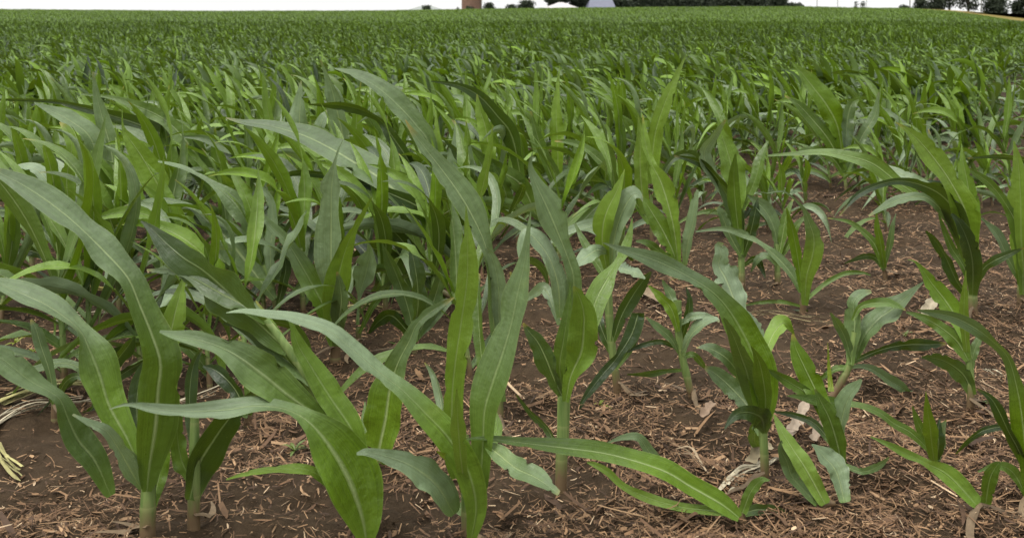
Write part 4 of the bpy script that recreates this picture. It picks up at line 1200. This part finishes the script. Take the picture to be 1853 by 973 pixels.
# ripening yellow field beyond the crest at the right
Y1, Y2 = 262.0, 330.0
pxs = np.linspace(1062, max(1330, FRAME_W+160), 60)
top = np.interp(pxs, [1062, 1110, 1150, 1200, 1300, 1900], [9.6, 11.4, 14.2, 18.5, 23, 27])
rows = []
for f in np.linspace(0, 1, 8):
    Yd = Y1+(Y2-Y1)*f
    lowz = terrain(xat(pxs, Y1), np.full(60, Y1))+0.25
    topz = zat(top, Y2)
    rows.append(np.stack([xat(pxs, Yd), np.full(60, Yd), lowz*(1-f)+topz*f], 1))
V = np.vstack(rows)
idx = np.arange(len(V)).reshape(8, 60)
Fc = np.stack([idx[:-1, :-1], idx[:-1, 1:], idx[1:, 1:], idx[1:, :-1]], -1).reshape(-1, 4)
yf = mesh_obj('yellow_field', V, Fc, simple_mat('ripe_grain', (.13, .105, .022), (.21, .155, .032), 0.6, .9))
tag(yf, kind='structure')

# a low rise behind the crest on which the farm stands
bx = np.linspace(-420, 620, 80)
by = np.array([300, 330, 400, 520, 800])
bz = np.stack([np.interp(CX+F*bx/300, [-800, 0, 450, 700, 950, 1050, 1200, 1900], [11.5, 11.5, 12.2, 9.0, 8.6, 10, 15, 22]) for _ in by])
V = np.stack([np.broadcast_to(bx, (5, 80)), np.broadcast_to(by[:, None], (5, 80)), H0-(bz+1.2-Y0)*300/F-(by[:, None]-300)*0.012], -1).reshape(-1, 3)
idx = np.arange(400).reshape(5, 80)
Fc = np.stack([idx[:-1, :-1], idx[:-1, 1:], idx[1:, 1:], idx[1:, :-1]], -1).reshape(-1, 4)
tag(mesh_obj('rise', V, Fc, simple_mat('meadow', (.04, .06, .015), (.06, .085, .02), 0.3, .9)), kind='structure')

def box(x0, x1, y0, y1, z0, z1):
    V = np.array([[x, y, z] for z in (z0, z1) for y in (y0, y1) for x in (x0, x1)], float)
    Fc = np.array([[0, 1, 3, 2], [4, 6, 7, 5], [0, 4, 5, 1], [2, 3, 7, 6], [0, 2, 6, 4], [1, 5, 7, 3]])
    return V, Fc

def barn(label, xl, xr, xridge0, xridge1, y_eave, y_ridge, Y, roofmat, wallmat, name='farm_building', cat='farm building', depth=14, hip=True):
    xa, xb = xat(xl, Y), xat(xr, Y)
    ze, zr = zat(y_eave, Y), zat(y_ridge, Y)
    base = np.array([(xa+xb)/2, Y, ze-4.0])
    root = thing(name, label, cat, tuple(base))
    V, Fc = box(xa+.4, xb-.4, Y+.4, Y+depth-.4, ze-4.0, ze-.02)
    w_ = mesh_obj('wall', V-base, Fc, wallmat, root, smooth=False)
    ra, rb = xat(xridge0, Y), xat(xridge1, Y)
    ym = Y+depth/2
    V = np.array([[xa, Y, ze], [xb, Y, ze], [xb, Y+depth, ze], [xa, Y+depth, ze], [ra, ym, zr], [rb, ym, zr],
                  [xa, Y, ze-.25], [xb, Y, ze-.25], [xb, Y+depth, ze-.25], [xa, Y+depth, ze-.25]])
    Fc = np.array([[0, 1, 5, 4], [2, 3, 4, 5], [1, 2, 5, 5], [3, 0, 4, 4], [6, 7, 1, 0], [7, 8, 2, 1], [8, 9, 3, 2], [9, 6, 0, 3], [6, 9, 8, 7]])
    me = bpy.data.meshes.new('roof')
    me.from_pydata([tuple(v-base) for v in V], [], [tuple(dict.fromkeys(f.tolist())) for f in Fc])
    me.materials.append(roofmat)
    ro = bpy.data.objects.new('roof', me); C.objects.link(ro); ro.parent = root
    # doors in the long side
    V, Fc = box((xa+xb)/2-1.6, (xa+xb)/2+1.6, Y+.34, Y+.40, ze-4.0, ze-.9)
    mesh_obj('door', V-base, Fc, M_DARKWOOD, root, smooth=False)
    return root
M_WHITEROOF = simple_mat('pale_metal_roof', (.42, .40, .39), (.48, .46, .45), .8, .5)
M_BLUEROOF = simple_mat('blue_grey_metal_roof', (.11, .115, .155), (.14, .145, .19), .8, .5)
M_PALEWALL = simple_mat('pale_wall', (.5, .48, .45), (.6, .57, .54), .6, .8)
M_GREYROOF = simple_mat('green_grey_roof', (.22, .24, .22), (.28, .30, .28), .7, .6)
M_DARKWOOD = simple_mat('dark_door', (.05, .04, .04), (.09, .07, .06), 2, .8)
YB = 330.0
barn('low pale pinkish roofed farm building in front of the dark trees', 637, 680, 656, 661, 9.6, 2.4, YB, M_WHITEROOF, M_PALEWALL)
barn('blue grey metal roofed shed between the pale roof and the long tree line', 689, 722, 694, 719, 9.6, -3, YB+6, M_BLUEROOF, M_PALEWALL, 'metal_shed', 'shed')
barn('low grey green roofed shed left of the silo behind a bush', 477, 517, 492, 503, 11.6, 6.4, YB, M_GREYROOF, M_PALEWALL, 'low_shed', 'shed')

# silo
def silo():
    Y = 325.0
    x0, x1 = xat(541, Y), xat(562.5, Y)
    R = (x1-x0)/2; cx = (x0+x1)/2; zb = zat(13, Y); H = 17.0
    base = np.array([cx, Y, zb])
    root = thing('silo', 'tall reddish brown silo standing on the horizon left of the trees', 'silo', tuple(base))
    zs = np.linspace(0, H, 40)
    P = np.stack([np.zeros(40), np.zeros(40), zs], 1)
    V, Fc = tube(P, np.full(40, R), 28)
    mesh_obj('body', V, Fc, simple_mat('silo_block', (.20, .115, .085), (.27, .16, .12), .9, .8), root)
    hoops = []; o = 0; Vs = []; Fs = []
    for z in np.arange(.6, H, .8):
        V, Fc = tube(np.array([[0, 0, z-.04], [0, 0, z+.04]]), np.full(2, R+.04), 28)
        Vs.append(V); Fs.append(Fc+o); o += len(V)
    mesh_obj('hoops', np.vstack(Vs), np.vstack(Fs), simple_mat('hoop_steel', (.16, .10, .08), (.2, .13, .1), 1, .6), root)
    zz = np.linspace(0, math.pi/2, 10)
    V, Fc = tube(np.stack([np.zeros(10), np.zeros(10), H+R*.55*np.sin(zz)], 1), np.maximum(R*np.cos(zz), .02), 28)
    mesh_obj('roof', V, Fc, simple_mat('silo_dome', (.4, .4, .42), (.5, .5, .52), 1, .4), root)
    V, Fc = box(R*.92, R*1.2, -.5, .5, 0, H*.98)
    mesh_obj('chute', V, Fc, simple_mat('chute_steel', (.17, .11, .09), (.22, .15, .12), 1, .6), root, smooth=False)
silo()

# trees
def foliage_mat(name, c1, c2):
    m, n, o = new_mat(name)
    at = n.nodes.new('ShaderNodeAttribute'); at.attribute_name = 'tint'
    p = n.nodes.new('ShaderNodeBsdfPrincipled')
    col = mixc(n, at.outputs['Fac'], c1, c2)
    n.links.new(col, p.inputs['Base Color']); p.inputs['Roughness'].default_value = .7
    p.inputs['Specular IOR Level'].default_value = .2
    t = n.nodes.new('ShaderNodeBsdfTranslucent'); n.links.new(col, t.inputs[0])
    ms = n.nodes.new('ShaderNodeMixShader'); ms.inputs[0].default_value = .2
    n.links.new(p.outputs[0], ms.inputs[1]); n.links.new(t.outputs[0], ms.inputs[2]); n.links.new(ms.outputs[0], o.inputs[0])
    return m
M_CROWN = foliage_mat('tree_leaves', (.036, .046, .032, 1), (.064, .080, .048, 1))  # pale grey aerial haze is mixed into the far tree colours
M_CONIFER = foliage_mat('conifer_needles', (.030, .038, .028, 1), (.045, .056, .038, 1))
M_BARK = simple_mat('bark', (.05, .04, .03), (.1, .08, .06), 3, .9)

def tree(label, xl, xr, y_top, y_base, Y, n=900, kind='round', open_=0.0, name='broadleaf_tree', cat='tree', group=None):
    cx = xat((xl+xr)/2, Y); Wd = (xr-xl)*Y/F; zb = zat(y_base, Y)-.8; zt = zat(y_top, Y)
    H = zt-zb
    base = np.array([cx, Y, zb])
    n = int(n*1.5)
    root = thing(name, label, cat, tuple(base), group)
    r = np.random.default_rng(int(xl*7+y_top*13+900))
    th = H*(.12 if kind == 'bush' else .62)
    Pk = np.stack([np.cumsum(r.normal(0, .04*Wd/6, 8)), np.cumsum(r.normal(0, .04*Wd/6, 8)), np.linspace(-.3, th, 8)], 1)
    Vt, Ft = tube(Pk, np.linspace(.035, .012, 8)*H+.05, 8)
    Vs, Fs = [Vt], [Ft]; o = len(Vt)
    ncl = 9 if kind != 'conifer' else 1
    cents = []
    for k in range((60 if kind == 'bush' else 26) if kind != 'conifer' else 0):
        a = r.uniform(0, 6.28); rad = (r.uniform(.15, .42) if kind == 'round' else .42*math.sqrt(r.random()))*Wd
        zc = H*(r.uniform(.14, .9) if kind == 'round' else r.uniform(.03, .8))
        taper = math.sqrt(max(.08, 1-((zc/H-(.55 if kind == 'round' else .2))/(.5 if kind == 'round' else .75))**2))
        c = np.array([math.cos(a)*rad*taper, math.sin(a)*rad*taper, zc])
        cents.append((c, r.uniform(.14, .26)*min(Wd, H)))
        if kind == 'round' and k < 9:
            s0 = Pk[min(7, int(8*min(.95, zc/H*.7)))]
            V, Fc = tube(np.stack([s0, (s0+c)/2+np.array([0, 0, .04*H]), c]), np.array([.012, .008, .004])*H+.02, 6)
            Vs.append(V); Fs.append(Fc+o); o += len(V)
    mesh_obj('trunk', np.vstack(Vs), np.vstack(Fs), M_BARK, root)
    if kind == 'conifer':
        f = r.random(n)**.8; z = H*(.08+.92*f); rad = Wd*.5*(1-f)**.9*np.sqrt(r.random(n))*(1+.25*np.sin(f*40))
        a = r.uniform(0, 6.28, n)
        P = np.stack([np.cos(a)*rad, np.sin(a)*rad, z], 1)
    else:
        wh = r.integers(0, len(cents), n)
        cc = np.array([c for c, _ in cents])[wh]; rr = np.array([q for _, q in cents])[wh]
        d = nrm(r.normal(0, 1, (n, 3)))*(r.random(n)**.45)[:, None]*rr[:, None]*np.array([1.25, 1.25, .9])
        P = cc+d
        P[:, 2] = np.minimum(P[:, 2], H*r.uniform(.97, 1.03, n))
        P = P[r.random(n) > open_]
    n = len(P)
    P[:, 2] = np.maximum(P[:, 2], .05)
    A = nrm(r.normal(0, 1, (n, 3))); B = nrm(np.cross(A, r.normal(0, 1, (n, 3))))
    sz = (.035*min(Wd, H)+.10)*r.uniform(.6, 1.5, (n, 1))
    if kind == 'conifer': sz *= .8
    V = np.stack([P-A*sz, P+B*sz*.6, P+A*sz, P-B*sz*.6], 1).reshape(-1, 3)
    Fc = np.arange(4*n).reshape(n, 4)
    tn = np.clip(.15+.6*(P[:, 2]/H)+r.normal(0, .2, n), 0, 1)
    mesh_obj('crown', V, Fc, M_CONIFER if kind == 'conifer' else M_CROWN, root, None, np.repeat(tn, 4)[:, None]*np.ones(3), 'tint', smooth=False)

YT = 345.0
tree('small round bush in front of the low grey green shed', 492, 507, 5.2, 12, YB-4, 700, 'bush', name='bush', cat='bush')
tree('lone thin sapling just left of the silo on the horizon', 534.5, 538.5, 7.5, 12, 320, 150, 'round', .2)
tree('low dark bush at the foot of the silo', 544, 557, 6, 12.5, 318, 500, 'bush', name='bush', cat='bush')
tree('round dark tree just right of the silo', 565, 582, 1.8, 11.5, YB, 1100, 'bush')
tree('lowest tree of the pair left of the pale pinkish roof', 590, 606, 3.6, 11, YB, 900, 'bush')
tree('bigger rounded tree of the pair left of the pale pinkish roof', 603, 630, -1.5, 11, YB+4, 1600, 'bush')
tree('tall spreading tree rising behind the pale pinkish roof', 634, 672, -26, 10, YB+22, 3000, 'round', .1)
tree('dark tall tree between the pale roof and the blue grey shed', 664, 694, -24, 10, YB+24, 2800, 'round', .05)
tl = 'dark evergreen in the long tree line right of the shed'
spec = [(716, 742, -10), (735, 762, -14), (754, 782, -12), (774, 802, -15), (794, 822, -13), (814, 842, -15), (834, 862, -12), (854, 884, -14), (876, 904, -10), (895, 925, -8)]
for i, (a, b, t) in enumerate(spec):
    tree(tl, a, b, t, 9.5, YT+(i % 3)*5, 2600, 'bush', name='evergreen_tree', group='evergreens of the long tree line')
tree('low bushy end tree closing the long tree line at its right', 918, 944, 1.6, 8.8, YT, 1300, 'bush')
tree('left one of two tiny slim trees standing alone on the horizon', 1000.5, 1006.5, 1.0, 9.3, 420, 350, 'round', .3)
tree('right one of two tiny slim trees standing alone on the horizon', 1008, 1014, 1.0, 9.3, 420, 350, 'round', .3)
tree('lowest bush at the left end of the right hand tree row', 1051, 1068, 4.5, 10, 340, 700, 'bush', name='bush', cat='bush')
tree('dense dark round tree beside the utility pole', 1069, 1088, -4, 9.6, 342, 1500, 'bush')
tree('dark upright tree second in the right hand tree row', 1086, 1106, -6, 10.5, 344, 1500, 'bush')
tree('open crowned tree with sky showing through above the yellow field', 1100, 1126, -22, 11.5, 346, 1500, 'round', .35)
tree('tall airy tree in the middle of the right hand tree row', 1120, 1150, -26, 13, 346, 1500, 'round', .4)
tree('dense low tree above the middle of the yellow field', 1150, 1180, -8, 15.5, 344, 1800, 'bush', .1)
tree('airy tall tree rising behind the dense low tree', 1155, 1185, -24, 16, 352, 1300, 'round', .45)
tree('dark tree at the right edge above the yellow field', 1184, 1212, -14, 18, 346, 1900, 'round', .15)

# utility poles
def pole(label, x, y_top, y_base, Y, th=.16, arm=True):
    base = pt(x, y_base, Y); base[2] -= .8
    H = zat(y_top, Y)-base[2]
    root = thing('utility_pole', label, 'utility pole', tuple(base))
    V, Fc = tube(np.array([[0, 0, 0], [0, 0, H*.5], [0, 0, H]]), np.array([th, th*.9, th*.75]), 8)
    mesh_obj('shaft', V, Fc, M_BARK if 'wooden' in label else M_POLE, root)
    V, Fc = box(-1.2, 1.2, -.08-th, -th, H*.93, H*.93+.14)
    mesh_obj('crossarm', V, Fc, M_POLE, root, smooth=False)
M_POLE = simple_mat('weathered_wood', (.22, .21, .2), (.3, .29, .28), 3, .9)
pole('thin pole left of all on the bright horizon gap', 957.5, -18, 9, 400, .14)
pole('thin pole second in the bright horizon gap', 981.5, -16, 9, 430, .14)
pole('thin pole just right of the two tiny slim trees', 1015.5, -14, 9.5, 430, .12)
pole('pale utility pole left of the dense dark round tree', 1066.3, -26, 10, 338, .2)
pole('pale utility pole among the airy trees above the yellow field', 1150, -26, 15, 338, .22)
